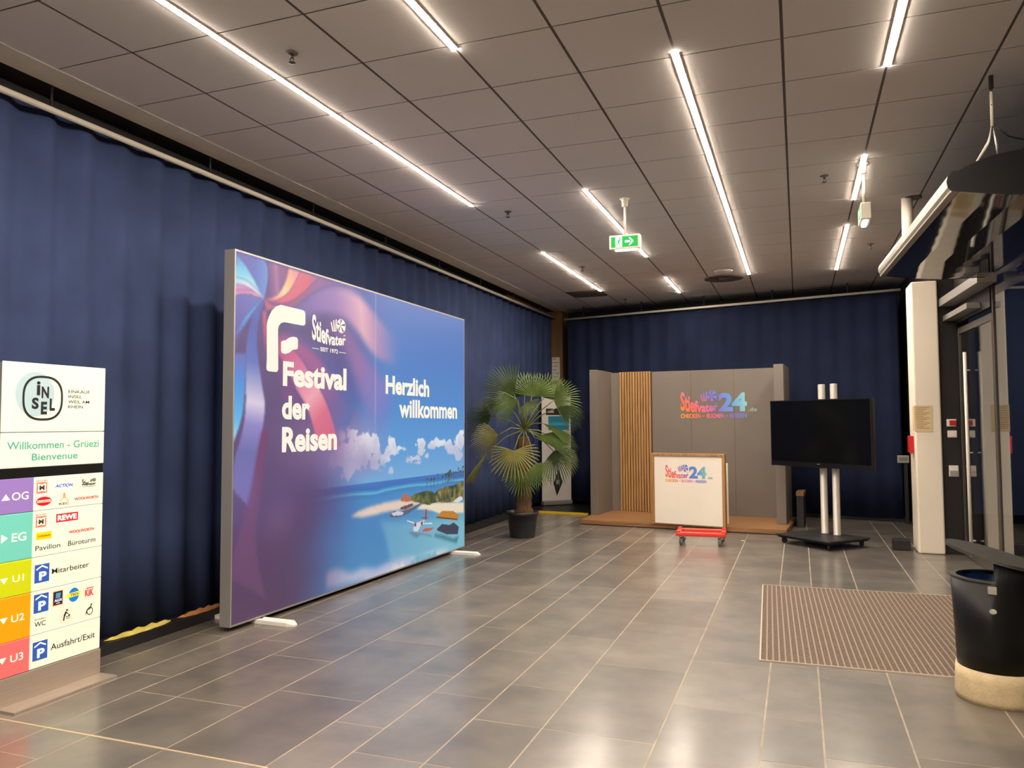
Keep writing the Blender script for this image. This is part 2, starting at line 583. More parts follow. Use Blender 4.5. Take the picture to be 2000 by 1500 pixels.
for k in range(-7, 3):
    for j in range(-3, 19):
        if (k, j) == GRILLE:
            continue
        cx, cy = GX + (k + 0.5) * T, GY + (j + 0.5) * T
        if cy + T / 2 < far_y(cx + T / 2) - 0.01:
            link('ceiling_tile', ct_me, 'ceil', ce, (cx, cy, CEIL + 0.012))
        elif cy - T / 2 < far_y(cx) - 0.05:
            q = [(cx - T / 2 + .009, cy - T / 2 + .0035), (cx + T / 2 - .009, cy - T / 2 + .0035), (cx + T / 2 - .009, cy + T / 2), (cx - T / 2 + .009, cy + T / 2)]
            q = clip_poly(q, lambda p: far_y(p[0]) - 0.01 - p[1])
            if len(q) > 2:
                MB().prism([(a - cx, b - cy) for a, b in q], -0.012, -0.0078).build('ceiling_tile', 'ceil', ce, (cx, cy, CEIL + 0.012))
# wide boards above the spot where the picture was taken, and the strip along the glass
y_b = GY - 3 * T
for k in range(-7, 3):
    MB().box(GX + k * T + .009, GX + (k + 1) * T - .009, BACK_Y + .01, y_b - .004, CEIL, CEIL + .0042).build('ceiling_tile', 'ceil', ce)
q = [(GX + 3 * T + .009, BACK_Y), (right_x(BACK_Y), BACK_Y), (right_x(10.2), 10.2), (GX + 3 * T + .009, 10.2)]
q = clip_poly(q, lambda p: p[0] - (GX + 3 * T + .009))
MB().prism(q, CEIL, CEIL + .0042).build('ceiling_tile', 'ceil', ce)

# ---------------------------------------------------------------- walls
WT = 0.12
wl = structure(MB().box(LEFT_X - WT, LEFT_X, BACK_Y, far_y(LEFT_X) + .2, -0.1, CEIL + .1).build('wall_left', 'dark_wall'))
structure(MB().prism([(LEFT_X, 14.42), (-4.30, 14.42), (-4.30, far_y(-4.30) - .002), (LEFT_X, far_y(LEFT_X) - .002)], 0.0, CEIL - .008).build('trim_1', 'brown'))
structure(MB().box(LEFT_X, LEFT_X + .05, 12.2, 14.41, 3.60, CEIL - .008).build('trim_5', 'brown'))
wf = MB()
wf.prism([(LEFT_X - WT, far_y(LEFT_X - WT)), (2.0, far_y(2.0)), (2.0, far_y(2.0) + WT), (LEFT_X - WT, far_y(LEFT_X - WT) + WT)], -0.1, CEIL + .1)
structure(wf.build('wall_far', 'dark_wall'))
structure(MB().box(LEFT_X - WT, 2.6, BACK_Y - WT, BACK_Y, -0.1, CEIL + .1).build('wall_back', 'white'))
wr = MB()
wr.prism([(1.60, 10.30), (1.90, 10.30), (1.90, far_y(1.9)), (1.60, far_y(1.6))], -0.1, CEIL + .1)
structure(wr.build('wall_right', 'dark_wall'))
structure(MB().box(1.50, 1.765, 10.22, 10.30, 0.0, CEIL - .002).build('trim_2', 'dark_wall'))
structure(MB().box(LEFT_X, -4.40, 3.5, 12.6, 0.0, 0.075).build('baseboard_left', 'black'))
bf = MB()
bf.prism([(-3.3, 13.95), (1.52, 13.21), (1.52, 13.31), (-3.3, 14.05)], 0.0, 0.075)
structure(bf.build('baseboard_far', 'black'))
structure(MB().box(right_x(BACK_Y) - .2, 14, BACK_Y - 1, 16, -0.2, -0.13).build('ground', 'asphalt'))

# white steel-clad column beside the doors
col = MB()
col.box(1.285, 1.565, 10.16, 10.62, 0.0, 3.20, 0.02, 3)
pl = structure(col.build('pillar', 'pillar'))

# ---------------------------------------------------------------- glazed door wall (right)
ang = math.atan2(-0.045, 1)            # direction of the wall seen from above
def dw(y, off=0.0):
    return (right_x(y) + off, y)
def wallbox(mb, ya, yb, o0, o1, z0, z1):
    mb.prism([dw(ya, o0), dw(yb, o0), dw(yb, o1), dw(ya, o1)], z0, z1)
    return mb
def leaf(name, ya, yb, ztop):
    d = structure(wallbox(MB(), ya, yb, -.018, .018, ztop - .07, ztop).build(name, 'door_frame'))
    wallbox(MB(), ya, yb, -.018, .018, 0.005, 0.095).build('bottom_rail', 'door_frame', d)
    wallbox(MB(), ya, ya + .032, -.018, .018, 0.095, ztop - .07).build('stile', 'door_frame', d)
    wallbox(MB(), yb - .032, yb, -.018, .018, 0.095, ztop - .07).build('stile', 'door_frame', d)
    wallbox(MB(), ya + .032, yb - .032, -.006, .006, 0.095, ztop - .07).build('glass', 'glass', d)
    return d
d1 = leaf('door_1', 8.78, 10.16, 2.62)
hb = MB()
hb.tube([(*dw(9.62, -.075), 0.08), (*dw(9.62, -.075), 2.30)], 0.019, 10)
for z in (0.25, 1.2, 2.1):
    hb.tube([(*dw(9.62, -.075), z), (*dw(9.62, -.028), z)], 0.009, 8)
h_ = hb.build('door_handle', 'white', d1)
leaf('window_1', 6.6, 8.765, 3.30)
leaf('window_2', 4.2, 6.54, 3.30)
leaf('window_3', 1.6, 4.14, 3.30)
leaf('window_4', -2.55, 1.54, 3.30)
leaf('window_5', -6.95, -2.61, 3.30)
structure(wallbox(MB(), 8.78, 10.2, -.03, .018, 2.68, CEIL - .002).build('trim_3', 'dark_wall'))
structure(wallbox(MB(), BACK_Y, 8.765, -.03, .018, 3.32, CEIL - .002).build('trim_4', 'dark_wall'))

# ---------------------------------------------------------------- lamps in the ceiling
def strip(x, y0, y1, label):
    t = thing('ceiling_light', label, 'ceiling light', (x, (y0 + y1) / 2, CEIL - .0035), 0, 'recessed LED strips in the ceiling')
    L = (y1 - y0) / 2
    n = max(1, int(round(2 * L / 1.2)))
    MB().box(-.024, -.019, -L, L, -.0025, .0075).build('side_trim', 'rail', t)
    MB().box(.019, .024, -L, L, -.0025, .0075).build('side_trim', 'rail', t)
    MB().box(-.019, .019, -L, L, -.0055, .0075, .002, 1).build('diffuser', 'led', t)
    return t
XK = lambda k: GX + k * T
strip(XK(-5), -6.6, 7.05, 'long LED strip running beside the blue curtain, passing over the directory sign')
strip(XK(-3), -6.6, 4.016, 'LED strip cut off by the upper frame edge, between two longer strips')
strip(XK(-3), 6.965, 10.08, 'LED strip partly hidden behind the hanging green exit sign')
strip(XK(-3), 11.66, 13.10, 'shortest LED strip, near the round air vent and far curtain')
strip(XK(-5), 9.36, 12.45, 'far LED strip pointing at the dark return grille in the left corner')
strip(XK(-1), 4.53, 11.86, 'long unbroken LED strip leading from mid ceiling to the round vent')
strip(XK(1), -6.6, 5.16, 'LED strip over the ribbed entrance mat, ending before the hanging unit')
strip(XK(1), 6.90, 8.21, 'short LED strip directly above the edge-on exit sign')
strip(XK(1), 9.30, 11.95, 'LED strip beyond the edge-on exit sign, toward the television')

# ---------------------------------------------------------------- small ceiling fittings
sp = None
def sprinkler(x, y, label):
    global sp
    if sp is None:
        t = thing('fire_sprinkler', label, 'sprinkler', (x, y, CEIL - .0005), 0, 'sprinkler heads in the ceiling')
        MB().lathe([(.038, 0), (.036, -.006), (.016, -.009)], n=20).build('cover_plate', 'taupe', t)
        m = MB().lathe([(.011, -.006), (.011, -.03), (.007, -.034)], n=12)
        m.tube([(.008, 0, -.03), (.014, 0, -.045), (.005, 0, -.06)], .003, 6)
        m.tube([(-.008, 0, -.03), (-.014, 0, -.045), (-.005, 0, -.06)], .003, 6)
        m.build('body', 'lid', t)
        MB().lathe([(.004, -.056), (.022, -.058), (.022, -.062), (.004, -.064)], n=16).build('deflector', 'lid', t)
        sp = t
    else:
        t = copy_tree(sp)
        t.location = (x, y, CEIL - .0005)
        t['label'] = label
    return t
for x, y, l in [(-2.76, 3.717, 'chrome sprinkler head nearest the camera, right of the long left LED strip'),
                (-2.78, 7.385, 'sprinkler head left of the hanging green exit sign'),
                (0.266, 7.325, 'sprinkler head left of the edge-on exit sign, on the right-hand tiles'),
                (0.884, 10.385, 'sprinkler head beside the far end of the suspended silver door unit'),
                (-2.81, 10.424, 'sprinkler head between the two far left LED strips'),
                (-2.85, 13.50, 'tiny far sprinkler head in front of the rear curtain rail')]:
    sprinkler(x, y, l)

v = thing('air_vent', 'round dark swirl air diffuser in ceiling at end of the long LED strip', 'vent', (-1.03, 12.08, CEIL - .0005))
MB().lathe([(.30, 0), (.30, -.006), (.25, -.012), (.24, -.004), (.02, -.002)], n=36, cap=False).build('rim', 'ceil_gap', v)
hub = MB().lathe([(.07, -.001), (.07, -.014), (.0, -.016)], n=20, cap=False)
hub.build('hub', 'taupe', v)
for i in range(14):
    a = 2 * PI * i / 14
    f = MB()
    f.obox((.155 * math.cos(a), .155 * math.sin(a), -.010), (math.cos(a + .5), math.sin(a + .5)), .15, .02, .006)
    f.build('vane', 'taupe', v)
s = tag(MB().lathe([(.13, 0), (.13, -.008), (.115, -.016), (.02, -.018)], n=32).build('ceiling_speaker', 'ceil', None, (-.975, 11.475, CEIL - .0005)), 'flat round ceiling loudspeaker just in front of the dark round vent', 'loudspeaker')

g = thing('return_grille', 'square dark return-air grille in the ceiling tile above the palm corner', 'vent', (XK(-6) + .3, GY + 14.5 * T, CEIL - .0095))
MB().box(-.29, .29, -.29, .29, .008, .013).build('backing', 'black', g)
for i in range(12):
    MB().box(-.285, .285, -.28 + i * .048, -.262 + i * .048, -.002, .006).build('slat', 'taupe', g)

# ---------------------------------------------------------------- emergency exit signs
def exit_sign(name, label, x, y, rz, ztop_pole):
    t = thing(name, label, 'exit sign', (x, y, CEIL - .001), rz)
    MB().lathe([(.05, 0), (.05, -.012), (.034, -.02), (.026, -.085), (.02, -.09)], n=20).build('canopy', 'white', t)
    zb, zt = 3.235 - CEIL, 3.372 - CEIL
    MB().tube([(0, 0, -.085), (0, 0, zt + .003)], .0115, 12).build('pole', 'white', t)
    MB().box(-.15, .15, -.04, .04, zb, zt, .006).build('housing', 'white', t)
    MB().box(-.10, .12, -.02, .02, zb - .014, zb, .003).build('lamp_strip', mat('exit_lamp', (.8, .8, .8), .4, emit=(1, 1, .95), estr=2.2) if 'exit_lamp' not in bpy.data.materials else bpy.data.materials['exit_lamp'], t)
    for sgn in (-1, 1):
        U = (1, 0, 0) if sgn < 0 else (-1, 0, 0)
        f = Flat((0, sgn * .0405, (zb + zt) / 2), U, (0, 0, 1))
        G = (10, 178, 70)
        f.rect(-.132, .132, -.052, .052, G)
        Wt = (235, 255, 248)
        f.rect(-.088, -.022, -.050, .050, Wt, .0008)
        # running figure in the doorway
        f.ell(-.045, .030, .007, .009, G, .0016, 14)
        f.line((-.050, .020), (-.058, -.008), .012, G, .0016)
        f.line((-.058, -.006), (-.046, -.022), .007, G, .0016)
        f.line((-.046, -.022), (-.050, -.040), .006, G, .0016)
        f.line((-.058, -.006), (-.070, -.026), .007, G, .0016)
        f.line((-.070, -.026), (-.082, -.030), .006, G, .0016)
        f.line((-.050, .018), (-.036, .004), .005, G, .0016)
        f.line((-.052, .018), (-.068, .006), .005, G, .0016)
        # arrow
        f.rect(.004, .055, -.011, .011, Wt, .0008)
        f.poly([(.040, .040), (.055, .040), (.092, 0), (.055, -.040), (.040, -.040), (.070, 0)], Wt, .0010)
        f.build('pictogram', 'ink_exit', t)
    return t
exit_sign('exit_sign', 'green illuminated exit sign with white arrow hanging from ceiling, facing front', -1.545, 7.35, 0.0, 0)
exit_sign('exit_sign', 'exit sign seen edge-on, hanging under the right-hand LED strips', 0.565, 7.10, PI / 2, 0)

# ---------------------------------------------------------------- curtains and their rails
def curtain(name, P0, P1, z0, z1, label, seed, hem=None, nf=60, amp=.024, cloth_mat='curtain'):
    rs = np.random.RandomState(seed)
    P0, P1 = np.array(P0, float), np.array(P1, float)
    L = np.linalg.norm(P1 - P0)
    d = (P1 - P0) / L
    n = np.array([-d[1], d[0]])
    nx = int(L * 28)
    zs = [z1, z1 - .25, z1 - .9, (z0 + z1) / 2, z0 + .7, z0]
    ss = np.linspace(0, L, nx)
    ph = np.cumsum(1 + .55 * rs.randn(nx) * .35) * (2 * PI * L / .30 / nx)
    a1 = amp * (0.6 + .5 * rs.rand(nx))
    k = np.ones(9) / 9
    a1 = np.convolve(a1, k, 'same')
    vs, fs = [], []
    for zi, z in enumerate(zs):
        g = [1.0, .95, .8, .7, .75, .9][zi]
        for i, s_ in enumerate(ss):
            o = a1[i] * g * math.sin(ph[i]) + .018 * math.sin(ss[i] * 1.3 + zi * .15)
            zz = z + (hem(s_) if (hem and zi == len(zs) - 1) else 0)
            p = P0 + d * s_ + n * o
            vs.append((p[0], p[1], zz))
    for j in range(len(zs) - 1):
        for i in range(nx - 1):
            a = j * nx + i
            fs.append((a, a + 1, a + nx + 1, a + nx))
    me = bpy.data.meshes.new(name)
    me.from_pydata(vs, [], fs)
    me.update()
    o = smooth(link(name, me, cloth_mat))
    md = o.modifiers.new('thickness', 'SOLIDIFY')
    md.thickness = .004
    return tag(o, label, 'curtain')
curtain('curtain', (-4.555, 1.6), (-4.53, 14.33), .06, 3.615, 'long navy curtain along the left side, behind the printed light box', 5,
        hem=lambda s_: .03 * math.sin(s_ * 1.7) + (.02 if 2.5 < s_ < 3.4 else 0), amp=.036)
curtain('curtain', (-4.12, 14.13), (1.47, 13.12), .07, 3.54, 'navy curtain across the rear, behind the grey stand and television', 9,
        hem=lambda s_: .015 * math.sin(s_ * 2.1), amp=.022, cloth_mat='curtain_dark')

def rail(P0, P1, z0, z1, label, n):
    t = thing('curtain_rail', label, 'curtain rail')
    P0, P1 = Vector((*P0, z0)), Vector((*P1, z1))
    d = (P1 - P0)
    m = MB()
    m.tube([P0, P1], .021, 10)
    m.build('rail', 'rail', t)
    for i in range(n):
        p = P0 + d * ((i + .35) / n)
        MB().tube([(p.x, p.y, p.z + .01), (p.x, p.y, CEIL - .008)], .009, 8).build('hanger', 'black', t)
    return rebase(t, P0)
rail((-4.465, 1.6), (-4.44, 14.4), 3.572, 3.60, 'pale curtain rail running along the long left curtain', 9)
rail((-4.15, 14.07), (1.51, 13.04), 3.515, 3.56, 'pale curtain rail above the rear curtain behind the stand', 5)
# cloths lying under the hem of the left curtain
def cloth(name, pts, label, m):
    b = MB()
    nx = 14
    for i in range(nx):
        t0 = i / nx
    verts = []
    for j, (dx, z) in enumerate([(-.005, .076), (.015, .095), (.04, .105), (.06, .085), (.068, .0765)]):
        row = []
        for i in range(nx + 1):
            y = pts[0] + (pts[1] - pts[0]) * i / nx
            w = math.sin(PI * i / nx) ** .4
            row.append(b.bm.verts.new((-4.475 + dx * w + .004 * math.sin(i * 1.9), y, .077 + (z - .076) * w * (1 + .3 * math.sin(i * 2.3)))))
        verts.append(row)
    for r1, r2 in zip(verts, verts[1:]):
        for i in range(nx):
            b.bm.faces.new((r1[i], r1[i + 1], r2[i + 1], r2[i]))
    o = smooth(b.build(name, m))
    return tag(o, label, 'cloth')
cloth('folded_cloth', (4.02, 4.62), 'yellow cloth poking out under the left curtain beside the directory sign', 'yellow_cloth')
cloth('folded_cloth', (4.68, 5.15), 'orange cloth poking out under the left curtain next to the light box', 'orange_cloth')

# ---------------------------------------------------------------- printed light box
LBA, LBB = Vector((-4.0, 4.711, 0)), Vector((-3.868, 8.72, 0))
lbd = (LBB - LBA)
LW = lbd.length
lbu = lbd.normalized()
lbn = Vector((lbu.y, -lbu.x, 0))              # towards the room
Z0, ZL, ZR = 0.035, 2.888, 2.838
lb = thing('light_box', 'large backlit travel festival display wall standing before the blue curtain', 'light box')
def lbp(s, z, d):                              # along, height, in front of the face
    p = LBA + lbu * s + lbn * d
    return (p.x, p.y, z)
def ztop(s): return ZL + (ZR - ZL) * s / LW
def lbhex(mb, s0, s1, f0, f1, d0, d1):
    """bar between along s0..s1; f0/f1 give lower and upper height"""
    vs = []
    for s in (s0, s1):
        for z in (f0(s), f1(s)):
            for d in (d0, d1):
                vs.append(mb.bm.verts.new(lbp(s, z, d)))
    for f in ((0, 1, 3, 2), (4, 6, 7, 5), (0, 4, 5, 1), (2, 3, 7, 6), (0, 2, 6, 4), (1, 5, 7, 3)):
        mb.bm.faces.new([vs[i] for i in f])
c0 = lambda v: (lambda s: v)
FR = .014
m = MB(); lbhex(m, 0, FR, c0(Z0), ztop, -.10, 0); m.build('frame_side', 'alu_frame', lb)
m = MB(); lbhex(m, LW - FR, LW, c0(Z0), ztop, -.10, 0); m.build('frame_side', 'alu_frame', lb)
m = MB(); lbhex(m, FR, LW - FR, lambda s: ztop(s) - FR, ztop, -.10, 0); m.build('frame_top', 'alu_frame', lb)
m = MB(); lbhex(m, FR, LW - FR, c0(Z0), c0(Z0 + FR), -.10, 0); m.build('frame_bottom', 'alu_frame', lb)
m = MB(); lbhex(m, FR, LW - FR, c0(Z0 + FR), lambda s: ztop(s) - FR, -.098, -.085); m.build('back_panel', 'white', lb)
for s_ in (0.33, LW - .30):
    m = MB()
    a, b, cc, dd = s_ - .05, s_ + .05, -.42, .34
    q = [lbp(a, 0, cc), lbp(b, 0, cc), lbp(b, 0, dd - .05), lbp(b - .03, 0, dd), lbp(a + .03, 0, dd), lbp(a, 0, dd - .05)]
    bt = [m.bm.verts.new((x, y, .001)) for x, y, z in q]
    tp = [m.bm.verts.new((x, y, (.030 if i < 3 or i == 5 else .012))) for i, (x, y, z) in enumerate(q)]
    m.bm.faces.new(bt[::-1]); m.bm.faces.new(tp)
    for i in range(6):
        m.bm.faces.new((bt[i], bt[(i + 1) % 6], tp[(i + 1) % 6], tp[i]))
    m.build('foot', 'foot', lb)
    m = MB(); lbhex(m, s_ - .03, s_ + .03, c0(.028), c0(Z0), -.07, -.03); m.build('foot_bracket', 'alu_frame', lb)

# --- the print: colours worked out on a fine grid, one colour per vertex
ART= [([(0.1719, 0.8843), (0.2122, 0.9196), (0.251, 0.9527), (0.3034, 0.979), (0.3633, 0.9894), (0.4189, 0.9757), (0.4642, 0.9474), (0.5068, 0.9131), (0.5664, 0.8763), (0.6242, 0.848)], [(0.1712, 0.8191), (0.2097, 0.854), (0.2521, 0.8767), (0.3045, 0.8892), (0.3605, 0.884), (0.4029, 0.858), (0.4383, 0.8258), (0.4798, 0.786), (0.5277, 0.7633), (0.5933, 0.7525)], (0.1957, 0.8696), (0.4851, 0.9484), [(0, (128, 104, 178)), (0.45, (165, 125, 190)), (0.8, (240, 180, 195)), (1, (205, 150, 190))], 0.95, 0.04), ([(0.3144, 0.8814), (0.3733, 0.856), (0.4076, 0.8209), (0.4434, 0.7775), (0.4992, 0.7256), (0.5609, 0.658), (0.5793, 0.5939)], [(0.286, 0.8401), (0.3411, 0.8086), (0.3745, 0.7547), (0.4093, 0.6818), (0.4453, 0.6064), (0.4919, 0.523), (0.5302, 0.5158)], (0.3346, 0.849), (0.5373, 0.5377), [(0, (150, 100, 150)), (0.4, (165, 118, 175)), (0.75, (140, 125, 195)), (1, (105, 130, 205))], 0.8, 0.06), ([(0.1567, 0.8045), (0.214, 0.796), (0.2757, 0.7677), (0.3102, 0.7465), (0.3424, 0.7042), (0.3759, 0.6368), (0.3998, 0.5703)], [(0.1344, 0.7903), (0.1885, 0.7796), (0.2322, 0.7521), (0.2764, 0.7134), (0.3191, 0.6626), (0.3519, 0.5855), (0.3691, 0.5193)], (0.1632, 0.8026), (0.3895, 0.5531), [(0, (118, 92, 155)), (0.5, (92, 92, 158)), (1, (86, 110, 175))], 0.9, 0.03), ([(0.1296, 0.7968), (0.1885, 0.7826), (0.2321, 0.7615), (0.28, 0.7234), (0.323, 0.6629), (0.3681, 0.5945), (0.3898, 0.5278)], [(0.1285, 0.7643), (0.1673, 0.7492), (0.1977, 0.7291), (0.2259, 0.6954), (0.2664, 0.633), (0.3048, 0.5741), (0.3192, 0.5031)], (0.1474, 0.7776), (0.3689, 0.536), [(0, (185, 95, 150)), (0.5, (165, 100, 155)), (0.8, (120, 100, 160)), (1, (100, 110, 175))], 0.9, 0.03), ([(0.1283, 0.7819), (0.1672, 0.7582), (0.1977, 0.7321), (0.2259, 0.6954), (0.2663, 0.6425), (0.3008, 0.5804), (0.329, 0.4997), (0.3375, 0.4538)], [(0.1242, 0.7373), (0.1452, 0.7106), (0.1651, 0.6756), (0.1873, 0.6338), (0.2134, 0.5958), (0.235, 0.5533), (0.2517, 0.5036), (0.2614, 0.4565)], (0.1395, 0.769), (0.3004, 0.4712), [(0, (200, 90, 140)), (0.3, (225, 125, 165)), (0.55, (250, 170, 185)), (0.75, (226, 112, 142)), (1, (215, 105, 140))], 1, 0.01), ([(0.1242, 0.7373), (0.1452, 0.7077), (0.1652, 0.6711), (0.1873, 0.6308), (0.2134, 0.5927), (0.2314, 0.5532)], [(0.1214, 0.7224), (0.1298, 0.6795), (0.1417, 0.6218), (0.1536, 0.5782), (0.1834, 0.5568), (0.2177, 0.5346)], (0.1291, 0.7234), (0.2003, 0.5496), [(0, (140, 75, 130)), (1, (120, 80, 140))], 0.8, 0.03), ([(0.0794, 0.8823), (0.0552, 0.8513), (0.0391, 0.795), (0.0316, 0.7384), (0.0305, 0.6394), (0.0325, 0.6025), (0.0293, 0.5464), (0.0194, 0.4921), (0.003, 0.4323), (-0.001, 0.3597)], [(0.0839, 0.8805), (0.0725, 0.8523), (0.0632, 0.7994), (0.0627, 0.743), (0.0773, 0.646), (0.0871, 0.5871), (0.0822, 0.5262), (0.0703, 0.4493), (0.0633, 0.3528), (0.0601, 0.2843)], (0.0632, 0.7994), (0.0282, 0.37), [(0, (92, 104, 185)), (0.22, (105, 122, 195)), (0.48, (228, 212, 232)), (0.62, (150, 140, 205)), (0.8, (112, 112, 178)), (1, (118, 112, 180))], 1, 0.01), ([(-0.0006, 0.7229), (-0.0003, 0.6261), (-0.0, 0.5324), (-0.0005, 0.4844)], [(0.0319, 0.7247), (0.0293, 0.6283), (0.0224, 0.553), (0.0008, 0.4844)], (0.0155, 0.7224), (0.0033, 0.4924), [(0, (112, 116, 195)), (0.35, (78, 150, 226)), (0.75, (95, 185, 240)), (1, (160, 225, 250))], 1, 0.01), ([(0.078, 0.5121), (0.062, 0.4289), (0.0491, 0.3543), (0.0234, 0.2497), (0.0046, 0.1871), (-0.0008, 0.1228)], [(0.0987, 0.512), (0.0882, 0.4274), (0.0778, 0.3442), (0.0653, 0.2285), (0.0755, 0.1299), (0.0973, 0.0409)], (0.0825, 0.5051), (0.0395, 0.0986), [(0, (122, 62, 112)), (0.6, (112, 68, 112)), (1, (104, 66, 106))], 0.95, 0.02), ([(0.0016, 0.3594), (0.0212, 0.3842), (0.0487, 0.3817)], [(0.0021, 0.2535), (0.0172, 0.2242), (0.0341, 0.2613)], (0.0212, 0.3842), (0.0169, 0.2376), [(0, (140, 132, 200)), (1, (110, 95, 165))], 0.55, 0.15), ([(0.1076, 0.3267), (0.1414, 0.3299), (0.1626, 0.298)], [(0.1059, 0.2491), (0.1321, 0.2274), (0.1587, 0.2401)], (0.1229, 0.3249), (0.132, 0.2303), [(0, (120, 105, 170)), (1, (170, 128, 175))], 0.6, 0.15), ([(0.0, 0.9973), (0.0246, 0.9983), (0.0528, 0.9974), (0.0836, 0.9955), (0.0931, 0.9636), (0.0893, 0.9192), (0.0823, 0.8859)], [(0.0015, 0.9923), (0.0166, 0.9792), (0.0336, 0.9593), (0.0539, 0.9299), (0.0688, 0.9054), (0.0823, 0.8859)], (0.0109, 0.9926), (0.0899, 0.9772), [(0, (108, 98, 178)), (0.6, (100, 118, 200)), (1, (112, 150, 222))], 1, 0.003), ([(0.0015, 0.9923), (0.0166, 0.9792), (0.0336, 0.9593), (0.0539, 0.9299), (0.0688, 0.9054), (0.0823, 0.8859)], [(-0.0015, 0.9286), (0.012, 0.9296), (0.0327, 0.9256), (0.0571, 0.911), (0.0718, 0.8977), (0.0823, 0.8859)], (0.011, 0.9884), (0.0189, 0.9219), [(0, (88, 150, 225)), (0.5, (125, 205, 240)), (1, (165, 232, 240))], 1, 0.003), ([(-0.0015, 0.9286), (0.012, 0.9296), (0.0327, 0.9256), (0.0571, 0.911), (0.0718, 0.8977), (0.0823, 0.8859)], [(-0.0011, 0.9083), (0.015, 0.9112), (0.0372, 0.9073), (0.0616, 0.8966), (0.0823, 0.8859)], (0.012, 0.9269), (0.0233, 0.9079), [(0, (175, 232, 245)), (1, (225, 232, 245))], 1, 0.003), ([(-0.0011, 0.9083), (0.015, 0.9112), (0.0372, 0.9073), (0.0616, 0.8966), (0.0823, 0.8859)], [(-0.0019, 0.8782), (0.0195, 0.8862), (0.0403, 0.8899), (0.0632, 0.8885), (0.0823, 0.8859)], (0.0123, 0.9091), (0.0155, 0.8825), [(0, (232, 165, 200)), (0.5, (205, 130, 185)), (1, (240, 180, 200))], 1, 0.003), ([(-0.0019, 0.8782), (0.0195, 0.8862), (0.0403, 0.8899), (0.0632, 0.8885), (0.0823, 0.8859)], [(-0.0, 0.7676), (0.0116, 0.7927), (0.0275, 0.8232), (0.048, 0.8526), (0.0664, 0.8736), (0.0823, 0.8859)], (0.0404, 0.8858), (0.0036, 0.7885), [(0, (118, 118, 195)), (1, (108, 100, 178))], 1, 0.003), ([(-0.0, 0.7676), (0.0116, 0.7927), (0.0275, 0.8232), (0.048, 0.8526), (0.0664, 0.8736), (0.0823, 0.8859)], [(-0.0003, 0.7068), (0.0082, 0.7513), (0.0225, 0.7892), (0.0414, 0.826), (0.0636, 0.8645), (0.0823, 0.8859)], (0.0248, 0.8172), (0.0333, 0.805), [(0, (85, 185, 245)), (0.5, (100, 140, 215)), (1, (105, 90, 160))], 0.95, 0.003), ([(0.0851, 0.9945), (0.1125, 0.9955), (0.1571, 0.9954), (0.1542, 0.9659), (0.1386, 0.9319), (0.1139, 0.9021), (0.0823, 0.8859)], [(0.0912, 0.9848), (0.0918, 0.9488), (0.0878, 0.916), (0.0823, 0.8859)], (0.0918, 0.9488), (0.1544, 0.9584), [(0, (112, 78, 140)), (0.3, (150, 95, 155)), (0.42, (180, 115, 165)), (0.6, (145, 90, 150)), (1, (150, 80, 135))], 1, 0.003), ([(0.1571, 0.9954), (0.1939, 0.9953)], [(0.151, 0.965), (0.1386, 0.9348), (0.1216, 0.9084), (0.0988, 0.8927), (0.0823, 0.8859), (0.0988, 0.8869), (0.1141, 0.889), (0.139, 0.9052), (0.1613, 0.9301), (0.1807, 0.9656), (0.1939, 0.9953)], (0.1769, 0.9996), (0.1064, 0.8887), [(0, (245, 150, 160)), (0.3, (250, 190, 150)), (0.6, (252, 222, 165)), (0.85, (250, 175, 160)), (1, (240, 140, 150))], 1, 0.003), ([(0.1939, 0.9953), (0.2652, 0.9964)], [(0.1807, 0.9656), (0.1613, 0.9301), (0.139, 0.9052), (0.1141, 0.889), (0.0988, 0.8869), (0.0823, 0.8859), (0.1298, 0.8853), (0.1618, 0.8971), (0.1983, 0.9271), (0.2381, 0.97)], (0.1857, 0.9746), (0.2473, 0.9597), [(0, (230, 105, 135)), (0.5, (226, 100, 128)), (1, (170, 100, 155))], 1, 0.003), ([(0.2652, 0.9964), (0.4056, 0.9968)], [(0.2381, 0.97), (0.1983, 0.9271), (0.1618, 0.8971), (0.1298, 0.8853), (0.0823, 0.8859), (0.1066, 0.88), (0.1394, 0.8786), (0.1719, 0.8843), (0.2088, 0.9173), (0.2474, 0.9502), (0.2938, 0.9765), (0.3429, 0.9875)], (0.2119, 0.9429), (0.3633, 0.9894), [(0, (165, 92, 140)), (0.4, (145, 95, 158)), (1, (105, 88, 160))], 1, 0.003), ([(0.0823, 0.8859), (0.099, 0.8782), (0.1221, 0.8747), (0.1332, 0.8712)], [(0.0823, 0.8859), (0.0873, 0.854), (0.0911, 0.8045), (0.0907, 0.7327), (0.0865, 0.7179), (0.0792, 0.8023), (0.0784, 0.8521)], (0.084, 0.8748), (0.0892, 0.7325), [(0, (205, 110, 140)), (0.5, (215, 90, 130)), (1, (130, 75, 135))], 0.9, 0.003)]
